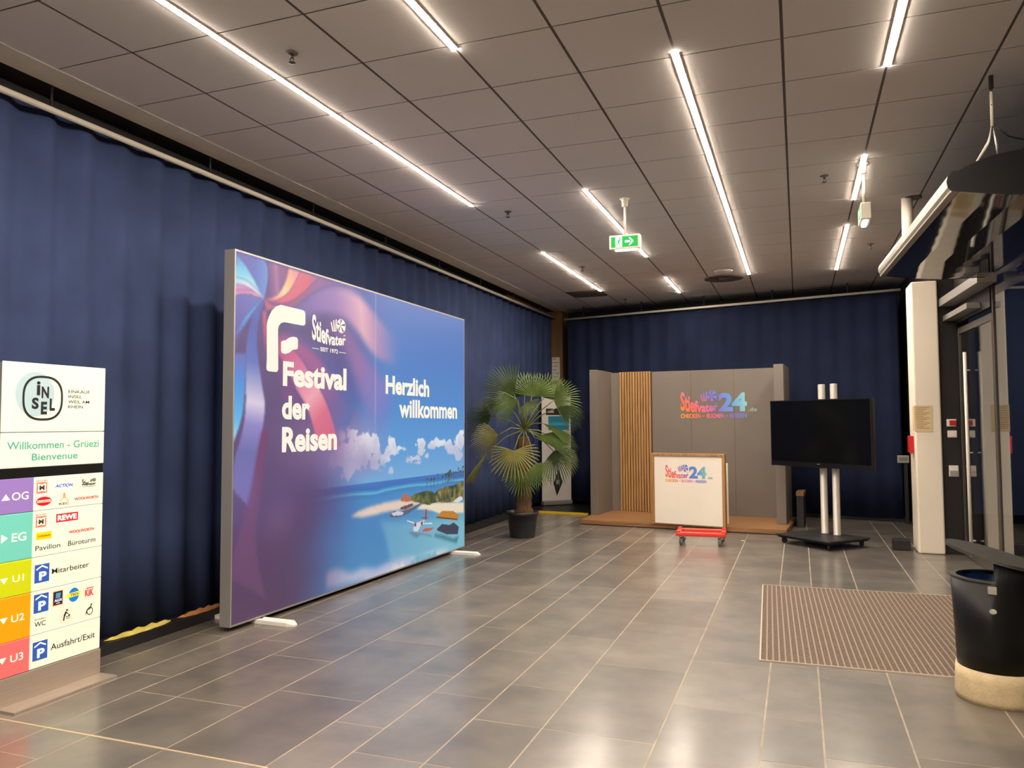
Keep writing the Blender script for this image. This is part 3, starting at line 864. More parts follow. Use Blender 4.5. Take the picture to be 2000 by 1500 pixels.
KEY= {'sand1': [(0.387, 0.2248), (0.421, 0.2381), (0.4763, 0.2466), (0.5315, 0.2508), (0.5825, 0.2521), (0.6244, 0.2509), (0.7394, 0.2304), (0.7223, 0.2211), (0.6209, 0.2128), (0.5717, 0.2159), (0.5319, 0.2165), (0.4834, 0.2135), (0.4372, 0.2144)], 'sand2': [(0.7014, 0.2039), (0.7395, 0.2217), (0.8249, 0.2133), (0.9965, 0.1906), (0.9966, 0.1451), (0.8345, 0.168), (0.7974, 0.1826), (0.7571, 0.1944)], 'bush1': [(0.6641, 0.2458), (0.6926, 0.2621), (0.7434, 0.2707), (0.7969, 0.2618), (0.8247, 0.2375), (0.8249, 0.2133), (0.7614, 0.2129), (0.718, 0.2274)], 'bush2': [(0.797, 0.2468), (0.8246, 0.2647), (0.8625, 0.2698), (0.9067, 0.2745), (0.9527, 0.2762), (0.9961, 0.2881), (0.9964, 0.2035), (0.9021, 0.2031), (0.8249, 0.2163)], 'hut1': [(0.6205, 0.2555), (0.6439, 0.2721), (0.6558, 0.2693), (0.664, 0.2543), (0.6866, 0.2387), (0.6561, 0.2384), (0.6206, 0.2458)], 'jetty': [(0.6208, 0.2238), (0.6522, 0.2278), (0.6846, 0.229), (0.6846, 0.2205), (0.6444, 0.2121), (0.6131, 0.2166)], 'boat': [(0.5645, 0.2022), (0.5828, 0.2156), (0.6209, 0.2073), (0.6603, 0.2098), (0.7394, 0.2275), (0.7139, 0.2136), (0.6565, 0.1936), (0.6134, 0.1878), (0.5682, 0.1936)], 'boatroof': [(0.5718, 0.2078), (0.6055, 0.2117), (0.6366, 0.2008), (0.6249, 0.1929), (0.583, 0.198)], 'hutroof': [(0.816, 0.1513), (0.8534, 0.1753), (0.9275, 0.1631), (0.9663, 0.1385), (0.9534, 0.1198)], 'hutpost': [(0.9025, 0.1266), (0.9277, 0.1209), (0.9277, 0.1114), (0.9025, 0.1157)], 'dock': [(0.8209, 0.1054), (0.8537, 0.1209), (0.9026, 0.1079), (0.9277, 0.1146), (0.9639, 0.0893), (0.9562, 0.0588), (0.883, 0.0727), (0.8256, 0.0986)], 'dockshadow': [(0.8071, 0.09), (0.8636, 0.0733), (0.928, 0.0453), (0.9641, 0.051), (0.9486, 0.0223), (0.8637, 0.0549), (0.8072, 0.078)], 'fus': [(0.6854, 0.1298), (0.6935, 0.151), (0.7443, 0.1541), (0.7574, 0.1548), (0.7314, 0.1417), (0.7104, 0.1167), (0.6896, 0.1205)], 'wingl': [(0.6507, 0.17), (0.6893, 0.1551), (0.6935, 0.1496), (0.6527, 0.1663)], 'wingr': [(0.7314, 0.1446), (0.7932, 0.1365), (0.7932, 0.1318), (0.7314, 0.1417)], 'tail': [(0.7549, 0.1962), (0.7637, 0.1949), (0.7596, 0.1515), (0.7486, 0.1533)], 'tailw': [(0.7291, 0.1687), (0.7728, 0.16), (0.7728, 0.157), (0.7291, 0.1658)], 'float': [(0.7316, 0.1142), (0.7532, 0.1219), (0.807, 0.1139), (0.7799, 0.1054), (0.7446, 0.1089)], 'pshadow': [(0.657, 0.1265), (0.702, 0.1154), (0.789, 0.0874), (0.789, 0.08), (0.7275, 0.102), (0.7022, 0.0925), (0.6774, 0.1087)], 'paleh': [(0.9222, 0.2035), (0.9634, 0.219), (0.9846, 0.218), (0.9926, 0.204), (0.9582, 0.1956)], 'shade': [(0.5111, 0.1897), (0.5324, 0.1625), (0.5471, 0.1228), (0.5584, 0.0755), (0.5698, 0.0276), (1.0401, -0.0851), (1.0119, 0.1069)], 'cloudb': [(0.2963, 0.0621), (0.3152, 0.0684), (0.3385, 0.0658), (0.3956, 0.0383), (0.4427, 0.0432), (0.5018, 0.0268), (0.5496, 0.033), (0.6313, 0.034), (0.6914, 0.026), (0.6586, -0.0159), (0.297, 0.0117)]}
CLOUD= [(0.3535, 0.4889, 0.0201, 0.0232), (0.3909, 0.5025, 0.0209, 0.0236), (0.3797, 0.4604, 0.0417, 0.0375), (0.4125, 0.4403, 0.0369, 0.031), (0.4397, 0.4682, 0.0251, 0.0339), (0.4778, 0.4524, 0.0295, 0.0321), (0.4527, 0.424, 0.045, 0.0341), (0.4913, 0.4072, 0.0198, 0.0273), (0.3744, 0.4185, 0.0414, 0.0374), (0.5724, 0.4595, 0.0197, 0.0233), (0.5691, 0.4312, 0.0269, 0.0155), (0.616, 0.4451, 0.0186, 0.0106), (0.5313, 0.405, 0.0206, 0.0202), (0.5588, 0.406, 0.0212, 0.018), (0.7289, 0.4579, 0.0228, 0.0153), (0.7166, 0.4693, 0.0143, 0.0083), (0.693, 0.4014, 0.0282, 0.0123), (0.7011, 0.3845, 0.0202, 0.0082), (0.7333, 0.4243, 0.0166, 0.0139), (0.7584, 0.4063, 0.0149, 0.0113), (0.8276, 0.4552, 0.0388, 0.0145), (0.8457, 0.4635, 0.0183, 0.0117), (0.897, 0.4473, 0.0192, 0.015), (0.926, 0.4221, 0.0296, 0.0213), (0.9604, 0.4608, 0.0228, 0.0231), (0.9807, 0.451, 0.0154, 0.0248), (0.9557, 0.3964, 0.0201, 0.0123), (0.9856, 0.5006, 0.0103, 0.0094), (0.5715, 0.3692, 0.0089, 0.0116)]
EFF= [(0.0903, 0.7185), (0.0888, 0.8107), (0.0904, 0.8236), (0.095, 0.8393), (0.1036, 0.8581), (0.1158, 0.8729), (0.1317, 0.881), (0.2018, 0.8803), (0.2095, 0.8781), (0.2126, 0.8713), (0.2131, 0.8407), (0.2096, 0.8344), (0.2025, 0.8326), (0.1441, 0.8323), (0.1325, 0.8275), (0.1258, 0.8176), (0.1236, 0.8064), (0.1255, 0.6913), (0.1236, 0.6853), (0.1192, 0.6827), (0.0972, 0.6825), (0.0912, 0.6849), (0.0892, 0.6908)]
EFL= [(0.1334, 0.7715), (0.1368, 0.7759), (0.1473, 0.7791), (0.159, 0.7887), (0.1709, 0.7935), (0.1832, 0.7938), (0.1882, 0.7879), (0.1881, 0.7611), (0.1837, 0.7571), (0.1715, 0.7543), (0.1597, 0.7438), (0.1479, 0.7389), (0.1373, 0.7397), (0.1338, 0.7456)]

NU, NV = 560, 400
gu, gv = np.meshgrid((np.arange(NU) + 0.0) / (NU - 1), (np.arange(NV) + 0.0) / (NV - 1))
ASP = 2.85 / 4.01
def sstep(a, b, x):
    t = np.clip((x - a) / (b - a), 0, 1)
    return t * t * (3 - 2 * t)
def noise2(seed, sc, octv=4):
    rs = np.random.RandomState(seed)
    out = np.zeros_like(gu); amp = 1.0; tot = 0
    for o in range(octv):
        n = int(sc * 2 ** o) + 2
        gr = rs.rand(int(n * ASP) + 3, n + 2)
        x = gu * n; y = gv * n * ASP
        xi = x.astype(int); yi = y.astype(int)
        fx = x - xi; fy = y - yi
        fx = fx * fx * (3 - 2 * fx); fy = fy * fy * (3 - 2 * fy)
        v = (gr[yi, xi] * (1 - fx) + gr[yi, xi + 1] * fx) * (1 - fy) + (gr[yi + 1, xi] * (1 - fx) + gr[yi + 1, xi + 1] * fx) * fy
        out += amp * v; tot += amp; amp *= .5
    return out / tot
def ramp(t, stops):
    ts = [s[0] for s in stops]
    return np.stack([np.interp(t, ts, [s[1][k] for s in stops]) for k in range(3)], -1)
def inside(poly):
    px = np.array([p[0] for p in poly]); py = np.array([p[1] for p in poly])
    m = np.zeros(gu.shape, bool)
    i0, i1 = max(0, int(py.min() * (NV - 1)) - 1), min(NV, int(py.max() * (NV - 1)) + 2)
    j0, j1 = max(0, int(px.min() * (NU - 1)) - 1), min(NU, int(px.max() * (NU - 1)) + 2)
    if i1 <= i0 or j1 <= j0:
        return m
    U_, V_ = gu[i0:i1, j0:j1], gv[i0:i1, j0:j1]
    mm = np.zeros(U_.shape, bool)
    n = len(px)
    for a in range(n):
        b = (a + 1) % n
        if py[a] == py[b]:
            continue
        cnd = ((py[a] > V_) != (py[b] > V_)) & (U_ < (px[b] - px[a]) * (V_ - py[a]) / (py[b] - py[a]) + px[a])
        mm ^= cnd
    m[i0:i1, j0:j1] = mm
    return m
def blur(a, r):
    for ax, rr in ((1, max(1, int(r * NU))), (0, max(1, int(r * NU)))):
        for _ in range(2):
            p = np.pad(a, [(rr + 1, rr) if k == ax else (0, 0) for k in range(2)], mode='edge')
            cs = np.cumsum(p, axis=ax)
            if ax == 1:
                a = (cs[:, 2 * rr + 1:] - cs[:, :-2 * rr - 1]) / (2 * rr + 1)
            else:
                a = (cs[2 * rr + 1:, :] - cs[:-2 * rr - 1, :]) / (2 * rr + 1)
    return a
def spline(pts, n=6):
    P = [pts[0]] + list(pts) + [pts[-1]]
    out = []
    for i in range(1, len(P) - 2):
        p0, p1, p2, p3 = [np.array(q) for q in P[i - 1:i + 3]]
        for k in range(n):
            t = k / n
            out.append(tuple(.5 * ((2 * p1) + (-p0 + p2) * t + (2 * p0 - 5 * p1 + 4 * p2 - p3) * t * t + (-p0 + 3 * p1 - 3 * p2 + p3) * t ** 3)))
    out.append(tuple(pts[-1]))
    return out
IMG = np.zeros((NV, NU, 3))
def paint(mask, colr):
    global IMG
    a = mask[..., None]
    IMG = IMG * (1 - a) + np.array(colr) * a
def fill(poly, colr, alpha=1.0, soft=0.0):
    m = inside(poly).astype(float)
    if soft > 0:
        m = blur(m, soft)
    paint(m * alpha, colr)
# sky and sea of the holiday photograph
IMG[:] = ramp(gv, [(0, (120, 190, 205)), (.34, (112, 172, 222)), (.45, (88, 158, 220)), (.6, (76, 142, 212)), (.8, (78, 128, 202)), (1, (82, 122, 196))])
n1 = noise2(1, 8)
HZ = .33
sea = ramp(gv + (n1 - .5) * .015, [(0, (72, 140, 190)), (.06, (70, 138, 192)), (.14, (66, 134, 192)), (.22, (66, 132, 194)), (.27, (62, 140, 200)), (.288, (56, 126, 192)), (.295, (96, 190, 215)), (.302, (60, 140, 205)), (.31, (48, 110, 185)), (HZ, (58, 118, 196))])
paint((gv < HZ).astype(float), sea)
paint(sstep(.50, .95, gu) * sstep(.26, .12, gv) * .8, (112, 186, 204))
fill(KEY['shade'], (150, 205, 215), .42, .01)
# clouds
cl = np.zeros_like(gu)
n2 = noise2(5, 30, 4); n5 = noise2(6, 75, 3)
for cx, cy, rx, ry in CLOUD:
    d = np.sqrt(((gu - cx) / rx) ** 2 + ((gv - cy) / ry) ** 2)
    cl = np.maximum(cl, sstep(1.15, .70, d * .82 + (n2 - .5) * 2.4 + (n5 - .5) * 1.2))
tone = ramp(np.clip((gv - .40) / .14 + (n2 - .5) * .9, 0, 1), [(0, (188, 196, 222)), (.45, (228, 230, 238)), (1, (252, 250, 246))])
paint(cl * .93, tone)
# island
fill(KEY['sand1'], (232, 208, 192), 1, .004)
fill(KEY['sand2'], (238, 222, 196), 1, .003)
n3 = noise2(9, 60, 3)
bush = ramp(n3, [(.25, (38, 56, 44)), (.5, (92, 96, 58)), (.75, (168, 140, 70))])
for nme in ('bush1', 'bush2'):
    mk = blur(inside(KEY[nme]).astype(float), .004)
    paint(sstep(.3, .6, mk + (n3 - .5) * .7), bush if nme == 'bush2' else bush * np.array((.72, .85, .85)))
rs = np.random.RandomState(4)
for i in range(34):                         # palms against the water
    pu = .74 + .26 * rs.rand() ** .8
    b0 = .268 + .03 * (pu - .74) / .26 + .012 * rs.rand()
    hh = .022 + .02 * rs.rand()
    fill([(pu, b0), (pu + .0022, b0), (pu + .003, b0 + hh), (pu + .001, b0 + hh)], (70, 74, 60), .85)
    for a in range(7):
        an = a * PI / 6
        fill([(pu, b0 + hh), (pu + .011 * math.cos(an), b0 + hh + .010 * math.sin(an) - .002), (pu + .004 * math.cos(an + .4), b0 + hh + .006 * math.sin(an + .4))], (42, 70, 48), .85)
fill(KEY['hut1'], (186, 108, 76), 1); fill(KEY['jetty'], (112, 66, 58), .95); fill(KEY['boat'], (92, 88, 104), .9)
fill(KEY['boatroof'], (206, 210, 222), 1); fill(KEY['paleh'], (222, 222, 222), 1)
fill(KEY['dockshadow'], (46, 110, 128), .8, .004); fill(KEY['pshadow'], (96, 120, 150), .75, .003)
fill(KEY['hutpost'], (150, 172, 170), 1); fill(KEY['dock'], (48, 58, 86), 1); fill(KEY['hutroof'], (196, 128, 42), 1)
hp = KEY['hutroof']
fill([hp[0], (hp[0][0] + .004, hp[0][1] + .006), (hp[4][0] + .002, hp[4][1] + .006), hp[4]], (108, 66, 26), 1)
fill(KEY['float'], (196, 92, 74), 1); fill(KEY['tail'], (176, 62, 52), 1); fill(KEY['tailw'], (60, 40, 60), 1)
fill(KEY['fus'], (214, 218, 228), 1); fill(KEY['wingl'], (240, 240, 244), 1); fill(KEY['wingr'], (240, 240, 244), 1)
fu = KEY['fus']
for kx in (.05, .62):
    cu2, cv2 = fu[1][0] + (fu[3][0] - fu[1][0]) * kx, fu[1][1] - .006
    fill([(cu2 + .006 * math.cos(t), cv2 + .008 * math.sin(t)) for t in np.linspace(0, 6.28, 12)[:-1]], (150, 46, 56), 1)
fill(KEY['cloudb'], (200, 196, 218), .85, .008)
paint(sstep(.04, .0, gv) * sstep(.5, .62, gu) * sstep(.95, .8, gu) * sstep(.35, .6, n2) * .8, (225, 222, 225))
# violet veil over the left part
vhi = np.interp(gv, [0, .15, .3, .5, .7, 1], [.44, .45, .48, .50, .56, .60]); vlo = np.interp(gv, [0, .15, .3, .5, .7, 1], [.10, .12, .20, .26, .28, .30])
veil = np.clip((vhi - (gu + .06 * (n1 - .5))) / (vhi - vlo), 0, 1); veil = veil * veil * (3 - 2 * veil)
vcol = ramp(np.clip(gv, 0, 1), [(0, (98, 62, 102)), (.15, (100, 66, 112)), (.35, (104, 76, 130)), (.5, (116, 86, 142)), (.75, (118, 92, 150)), (1, (104, 86, 158))])
vcol = vcol * (1 - .0 * gu[..., None]) + np.array((-14, -2, 22)) * sstep(.12, .5, gu)[..., None]
vcol = vcol * .86
paint(veil * .98, vcol)
paint(sstep(.05, .35, gu) * sstep(.62, .42, gu) * sstep(.30, .46, gv) * sstep(.62, .5, gv) * .45, (190, 145, 185))
paint(np.maximum(cl * sstep(.34, .47, gu) * .75, 0), tone)
paint(sstep(.34, .46, gu) * sstep(.56, .44, gu) * sstep(.33, .40, gv) * sstep(.50, .40, gv) * .5, (150, 128, 175))
for e1, e2, g0, g1, stops, alpha, soft in ART:
    pol = spline(e1) + spline(e2)[::-1]
    ax = np.array([(g1[0] - g0[0]), (g1[1] - g0[1]) * ASP])
    t = ((gu - g0[0]) * ax[0] + (gv - g0[1]) * ASP * ax[1]) / (ax @ ax)
    m_ = inside(pol).astype(float)
    if soft >= .04:
        m_ = m_ * sstep(1.45, .85, t)
    m_ = blur(m_, max(soft * .25, .0013))
    paint(m_ * alpha, ramp(np.clip(t, 0, 1), stops))
# faint pale vertical stripe near the middle, fading out downwards
paint(np.exp(-((gu - .4945) / .0035) ** 2) * sstep(.42, .6, gv) * .28, (215, 215, 240))
IMG = np.clip(IMG * .95, 0, 255)
vs = np.empty((NU * NV, 3))
s_ = FR + gu * (LW - 2 * FR)
zt_ = ZL + (ZR - ZL) * s_ / LW - FR
z_ = Z0 + FR + gv * (zt_ - Z0 - FR)
vs[:, 0] = (LBA.x + lbu.x * s_ + lbn.x * (-.003)).ravel()
vs[:, 1] = (LBA.y + lbu.y * s_ + lbn.y * (-.003)).ravel()
vs[:, 2] = z_.ravel()
idx = np.arange(NU * NV).reshape(NV, NU)
quads = np.stack([idx[:-1, :-1], idx[:-1, 1:], idx[1:, 1:], idx[1:, :-1]], -1).reshape(-1, 4)
me = bpy.data.meshes.new('printed_fabric')
me.vertices.add(len(vs)); me.vertices.foreach_set('co', vs.ravel())
me.loops.add(quads.size); me.loops.foreach_set('vertex_index', quads.ravel().astype(np.int32))
me.polygons.add(len(quads))
me.polygons.foreach_set('loop_start', np.arange(0, quads.size, 4, dtype=np.int32))
me.update(calc_edges=True)
cc = IMG.reshape(-1, 3) / 255
set_col(me, np.where(cc <= .04045, cc / 12.92, ((cc + .055) / 1.055) ** 2.4))
pf = link('printed_fabric', me, 'ink_lit', lb)

# lettering on the print (plane coordinates u,v in 0..1 of the fabric)
WW, HH = LW - 2 * FR, (ZL + ZR) / 2 - Z0 - 2 * FR
WHITE = (255, 244, 224)
class FlatUV(Flat):
    def add(self, pts, faces, col, dz=0.0):
        k = len(self.vs)
        for a, b in pts:
            s = FR + a * WW
            zz = Z0 + FR + b * (ztop(s) - Z0 - 2 * FR)
            self.vs.append(Vector(lbp(s, zz, .0005 + dz)))
            self.cs.append(col(a, b) if callable(col) else col)
        for f in faces:
            self.fs.append([k + i for i in f])
def lbflat(): return FlatUV((0, 0, 0), (0, 1, 0), (0, 0, 1))
def lbtext(s, a0, b0, a1, b1, bold):
    f = lbflat(); f.text(s, a0, b0, a1, b1, WHITE, bold); return f.build('lettering', 'ink_lit', pf)
lbtext('Festival', .1404, .6435, .3685, .7175, .040)
lbtext('der', .1385, .5455, .2315, .6165, .040)
lbtext('Reisen', .1395, .4490, .3318, .5240, .040)
lbtext('Herzlich', .5415, .6435, .7740, .7130, .037)
lbtext('willkommen', .6090, .5580, .9507, .6290, .030)
f = lbflat(); f.poly(EFF, WHITE); f.poly(EFL, WHITE); f.build('festival_emblem', 'ink_lit', pf)

def tour_logo(f, a0, b0, w, h, col, ball=True, dz=0.0):
    """hand-lettered word with a beach ball thrown over it; (a0,b0) lower left of the word"""
    def warp(x, y):
        top = 1.0 - .58 * sstep_s(.0, .62, x) + .02 * x
        bot = .06 - .10 * math.sin(PI * x)
        return (a0 + w * x, b0 + h * (bot + (top - bot) * y))
    f.text('Stiefvater', a0, b0, a0 + w, b0 + h, col, .030, dz, warp)
    if ball:
        bx, by, ra, rb = a0 + w * .855, b0 + h * .77, w * .135, h * .27
        for k in range(5):
            t0 = .5 + k * 2 * PI / 5
            pts = [(bx - ra * .25, by + rb * .05)]
            for i in range(9):
                t = t0 + (2 * PI / 5 - .42) * i / 8
                pts.append((bx + ra * math.cos(t), by + rb * math.sin(t)))
            f.poly(pts, col, dz)
        f.ring(bx, by, ra, rb, ra * .10, col, dz, 30)
        for px, py, qx, qy in ((.60, .50, .55, .84), (.645, .50, .625, .93), (.69, .52, .70, .98)):
            f.line((a0 + w * px, b0 + h * py), (a0 + w * qx, b0 + h * qy), w * .035, col, dz)
        for px, py, qx, qy in ((.93, .40, .985, .44),):
            f.line((a0 + w * px, b0 + h * py), (a0 + w * qx, b0 + h * qy), w * .02, col, dz)
    return f
def sstep_s(a, b, x):
    t = min(1, max(0, (x - a) / (b - a)))
    return t * t * (3 - 2 * t)
f = lbflat(); tour_logo(f, .2365, .7905, .128, .086, WHITE)
f.text('SEIT 1972', .2665, .7630, .3336, .7765, WHITE, .025)
f.line((.2373, .7690), (.2627, .7690), .0018, WHITE); f.line((.3375, .7690), (.3655, .7690), .0018, WHITE)
f.build('tour_logo', 'ink_lit', pf)
rebase(lb, LBA)

# ---------------------------------------------------------------- shop directory sign
ds = thing('directory_sign', 'freestanding shop directory pillar with coloured floor bands, left of the light box', 'sign')
PX = -4.10
YL, YR = 2.985, 3.656
MB().box(PX - .045, PX - .006, YL + .004, YR - .004, .02, 1.900, .004).build('post', 'alu_frame', ds)
def panel(name, z0, z1, m='panel', y0=YL, y1=YR):
    return MB().box(PX - .008, PX, y0, y1, z0, z1, .0025, 1).build(name, m, ds)
BLK = (38, 38, 36)
CREAM = (238, 240, 216)
def dflat(): return Flat((PX, 0, 0), (0, 1, 0), (0, 0, 1), .0012)
p1 = panel('header_panel', 1.512, 1.906)
p2 = panel('welcome_panel', 1.311, 1.507)
MB().box(PX - .0058, PX - .003, YL + .003, YR - .003, 1.2535, 1.3095).build('gap_panel', 'satin_black', ds)
f = dflat()
f.ell(3.181, 1.728, .121, .128, (164, 186, 190), 0, 44)
f.ring(3.230, 1.706, .128, .130, .013, BLK, .0006, 48, 2.6)
f.text('i', 3.188, 1.722, 3.211, 1.803, BLK, .03, .0008)
f.text('N', 3.219, 1.706, 3.266, 1.774, BLK, .04, .0008)
f.text('S', 3.160, 1.642, 3.203, 1.708, BLK, .045, .0008)
f.text('E', 3.217, 1.612, 3.256, 1.686, BLK, .045, .0008)
f.text('L', 3.272, 1.634, 3.306, 1.706, BLK, .045, .0008)
f.build('emblem', 'ink_sign', p1); f = dflat()
for i, t_ in enumerate(('EINKAUF', 'INSEL', 'WEIL AM', 'RHEIN')):
    f = dflat()
    f.text(t_, 3.394, 1.742 - i * .0305, 3.394 + (.149, .094, .146, .103)[i], 1.760 - i * .0305, BLK, .005)
    f.build('lettering', 'ink_sign', p1)
f = dflat()
TEAL = (74, 160, 138)
f.text('Willkommen - Gr\u00fcezi', 3.020, 1.414, 3.616, 1.458, TEAL, .012); f.build('lettering', 'ink_sign', p2); f = dflat()
f.text('Bienvenue', 3.169, 1.348, 3.467, 1.388, TEAL, .012)
f.build('lettering', 'ink_sign', p2)
rows = [('OG', 1.060, 1.252, (140, 112, 178), (.0, 1)), ('EG', .797, 1.057, (106, 190, 174), 0), ('U1', .604, .794, (190, 196, 14), 0), ('U2', .358, .601, (255, 152, 4), 0), ('U3', .168, .355, (250, 102, 100), 0)]
PW = (252, 240, 222)
tri = {'OG': [(2.997, 1.136), (3.047, 1.136), (3.022, 1.171)], 'EG': [(3.003, .905), (3.041, .928), (3.003, .952)], 'U1': [(3.025, .679), (3.048, .711), (3.002, .711)], 'U2': [(3.029, .463), (3.052, .495), (3.006, .495)], 'U3': [(3.028, .246), (3.051, .279), (3.005, .279)]}
tx = {'OG': (3.057, 1.132, 3.156, 1.176), 'EG': (3.063, .903, 3.149, .950), 'U1': (3.074, .679, 3.141, .717), 'U2': (3.073, .460, 3.149, .500), 'U3': (3.073, .242, 3.149, .284)}
LP = {}
for nme, z0, z1, colr, _ in rows:
    m_ = mat('floor_band', lin(colr), .3, emit=lin(colr), estr=SIGN_POWER)
    b_ = panel('level_tile', z0, z1, m_, YL, 3.1875)
    f = dflat(); f.poly(tri[nme], PW); f.build('arrow', 'ink_sign', b_); f = dflat(); f.text(nme, *tx[nme], PW, .008); f.build('lettering', 'ink_sign', b_)
    LP[nme] = panel('level_panel', z0, z1, 'panel', 3.189, YR)
RED = (216, 40, 40)
def emblem_m(f, y0, z0, y1, z1):
    f.rect(y0, y1, z0, z1, (226, 120, 90))
    f.poly([(y0 + .006, z0 + .008), ((y0 + y1) / 2, z0 + .014), (y1 - .006, z0 + .008), (y1 - .011, (z0 + z1) / 2), (y1 - .006, z1 - .006), ((y0 + y1) / 2, z1 - .014), (y0 + .006, z1 - .006), (y0 + .011, (z0 + z1) / 2)], (252, 244, 226), .0004)
    f.text('M', y0 + .017, z0 + .018, y1 - .017, z1 - .018, BLK, .05, .0008)
    f.text('M\u00dcLLER', y0, z1 + .005, y1, z1 + .014, (214, 96, 70), .02)
f = dflat()
emblem_m(f, 3.204, 1.158, 3.270, 1.221)
f.build('shop_logo', 'ink_sign', LP['OG']); f = dflat()
f.poly([(3.316, 1.180), (3.438, 1.178), (3.442, 1.204), (3.321, 1.206)], (214, 224, 244))
f.text('ACTION', 3.324, 1.183, 3.438, 1.202, (40, 66, 150), .03, .0004, shear=.3)
f.build('shop_logo', 'ink_sign', LP['OG']); f = dflat()
tour_logo(f, 3.502, 1.180, .100, .040, BLK)
f.rect(3.502, 3.600, 1.172, 1.174, BLK)
f.build('shop_logo', 'ink_sign', LP['OG']); f = dflat()
f.ell(3.2515, 1.111, .0485, .026, (222, 22, 28))
f.rect(3.209, 3.294, 1.104, 1.118, (250, 226, 214), .0004)
f.text('ROSSMANN', 3.212, 1.1065, 3.291, 1.1155, (222, 60, 50), .02, .0008)
f.build('shop_logo', 'ink_sign', LP['OG']); f = dflat()
f.poly([(3.377, 1.148), (3.388, 1.148), (3.391, 1.118), (3.374, 1.118)], (226, 140, 96))
f.poly([(3.352, 1.098), (3.357, 1.096), (3.384, 1.122), (3.411, 1.096), (3.416, 1.098), (3.384, 1.130)], (214, 160, 96), .0003)
f.text('KEC', 3.350, 1.078, 3.416, 1.092, (90, 70, 50), .02)
f.build('shop_logo', 'ink_sign', LP['OG']); f = dflat()
f.text('WOOLWORTH', 3.452, 1.096, 3.620, 1.113, RED, .035)
f.build('shop_logo', 'ink_sign', LP['OG'])
f = dflat()
emblem_m(f, 3.204, .964, 3.270, 1.027)
f.build('shop_logo', 'ink_sign', LP['EG']); f = dflat()
f.rect(3.333, 3.479, .978, 1.027, (200, 24, 44))
f.text('REWE', 3.342, .9865, 3.470, 1.0185, (255, 238, 228), .05, .0004)
f.build('shop_logo', 'ink_sign', LP['EG']); f = dflat()
f.text('WOOLWORTH', 3.420, .901, 3.594, .919, RED, .035)
f.build('shop_logo', 'ink_sign', LP['EG']); f = dflat()
f.rect(3.208, 3.307, .893, .934, (250, 196, 10))
f.text('Volksbank', 3.216, .907, 3.299, .920, (90, 70, 10), .02, .0004)
f.build('shop_logo', 'ink_sign', LP['EG']); f = dflat()
f.text('Pavillon', 3.206, .831, 3.364, .859, BLK, .003); f.build('lettering', 'ink_sign', LP['EG']); f = dflat()
f.text('B\u00fcroturm', 3.416, .829, 3.606, .859, BLK, .003)
f.build('lettering', 'ink_sign', LP['EG'])
def park(f, z0, z1, y0=3.205, y1=3.297):
    f.rect(y0, y1, z0, z1, (44, 84, 168))
    f.text('P', y0 + .028, z0 + .012, y1 - .017, z1 - .042, (240, 244, 250), .04, .0004)
    f.poly([(y0 + .010, z1 - .032), ((y0 + y1) / 2, z1 - .014), (y1 - .010, z1 - .032), (y1 - .010, z1 - .023), ((y0 + y1) / 2, z1 - .005), (y0 + .010, z1 - .023)], (240, 244, 250), .0004)
f = dflat(); park(f, .648, .751); f.build('parking_sign', 'ink_sign', LP['U1']); f = dflat(); f.text('Mitarbeiter', 3.314, .682, 3.565, .713, BLK, .003); f.build('lettering', 'ink_sign', LP['U1'])
f = dflat(); park(f, .478, .583); f.build('parking_sign', 'ink_sign', LP['U2']); f = dflat()
f.rect(3.324, 3.390, .493, .578, (232, 130, 44)); f.rect(3.328, 3.386, .498, .574, (26, 24, 64), .0004)
for i in range(4):
    f.poly([(3.340 + i * .001, .538 + i * .0075), (3.372 + i * .0015, .538 + i * .0075), (3.374, .542 + i * .0075), (3.343, .542 + i * .0075)], (110, 190, 220), .0008)
f.text('ALDI', 3.334, .516, 3.381, .531, (245, 240, 245), .04, .0008)
f.rect(3.345, 3.370, .505, .509, (225, 225, 240), .0008)
f.build('shop_logo', 'ink_sign', LP['U2']); f = dflat()
f.ell(3.464, .533, .036, .041, (20, 118, 196)); f.poly([(3.417, .520), (3.508, .524), (3.511, .550), (3.420, .546)], (252, 232, 40), .0004)
f.text('TEDi', 3.438, .527, 3.494, .543, (30, 60, 120), .03, .0008)
f.build('shop_logo', 'ink_sign', LP['U2']); f = dflat()
f.rect(3.530, 3.612, .495, .568, (190, 182, 164)); f.rect(3.532, 3.610, .497, .566, (240, 234, 214), .0004)
f.text('KiK', 3.540, .504, 3.602, .546, (218, 60, 56), .05, .0008); f.rect(3.546, 3.600, .550, .556, (218, 60, 56), .0008)
f.build('shop_logo', 'ink_sign', LP['U2']); f = dflat()
f.text('Kunden', 3.213, .438, 3.279, .446, BLK, .01); f.build('lettering', 'ink_sign', LP['U2']); f = dflat(); f.text('WC', 3.213, .400, 3.282, .428, BLK, .005); f.build('lettering', 'ink_sign', LP['U2']); f = dflat()
GP = (218, 216, 194)
f.rect(3.369, 3.457, .383, .466, GP)
f.ell(3.419, .452, .006, .007, BLK, .0006, 14); f.line((3.414, .444), (3.402, .420), .012, BLK, .0006); f.line((3.402, .420), (3.398, .395), .009, BLK, .0006)
f.line((3.414, .442), (3.428, .428), .005, BLK, .0006); f.rect(3.412, 3.440, .412, .416, BLK, .0006); f.rect(3.414, 3.440, .402, .405, BLK, .0006); f.ell(3.434, .421, .006, .005, BLK, .0006, 12)
f.build('baby_care_pictogram', 'ink_sign', LP['U2']); f = dflat()
f.rect(3.526, 3.611, .382, .455, (226, 226, 204))
f.ring(3.577, .412, .022, .024, .005, BLK, .0006, 26); f.ell(3.587, .449, .006, .006, BLK, .0006, 14)
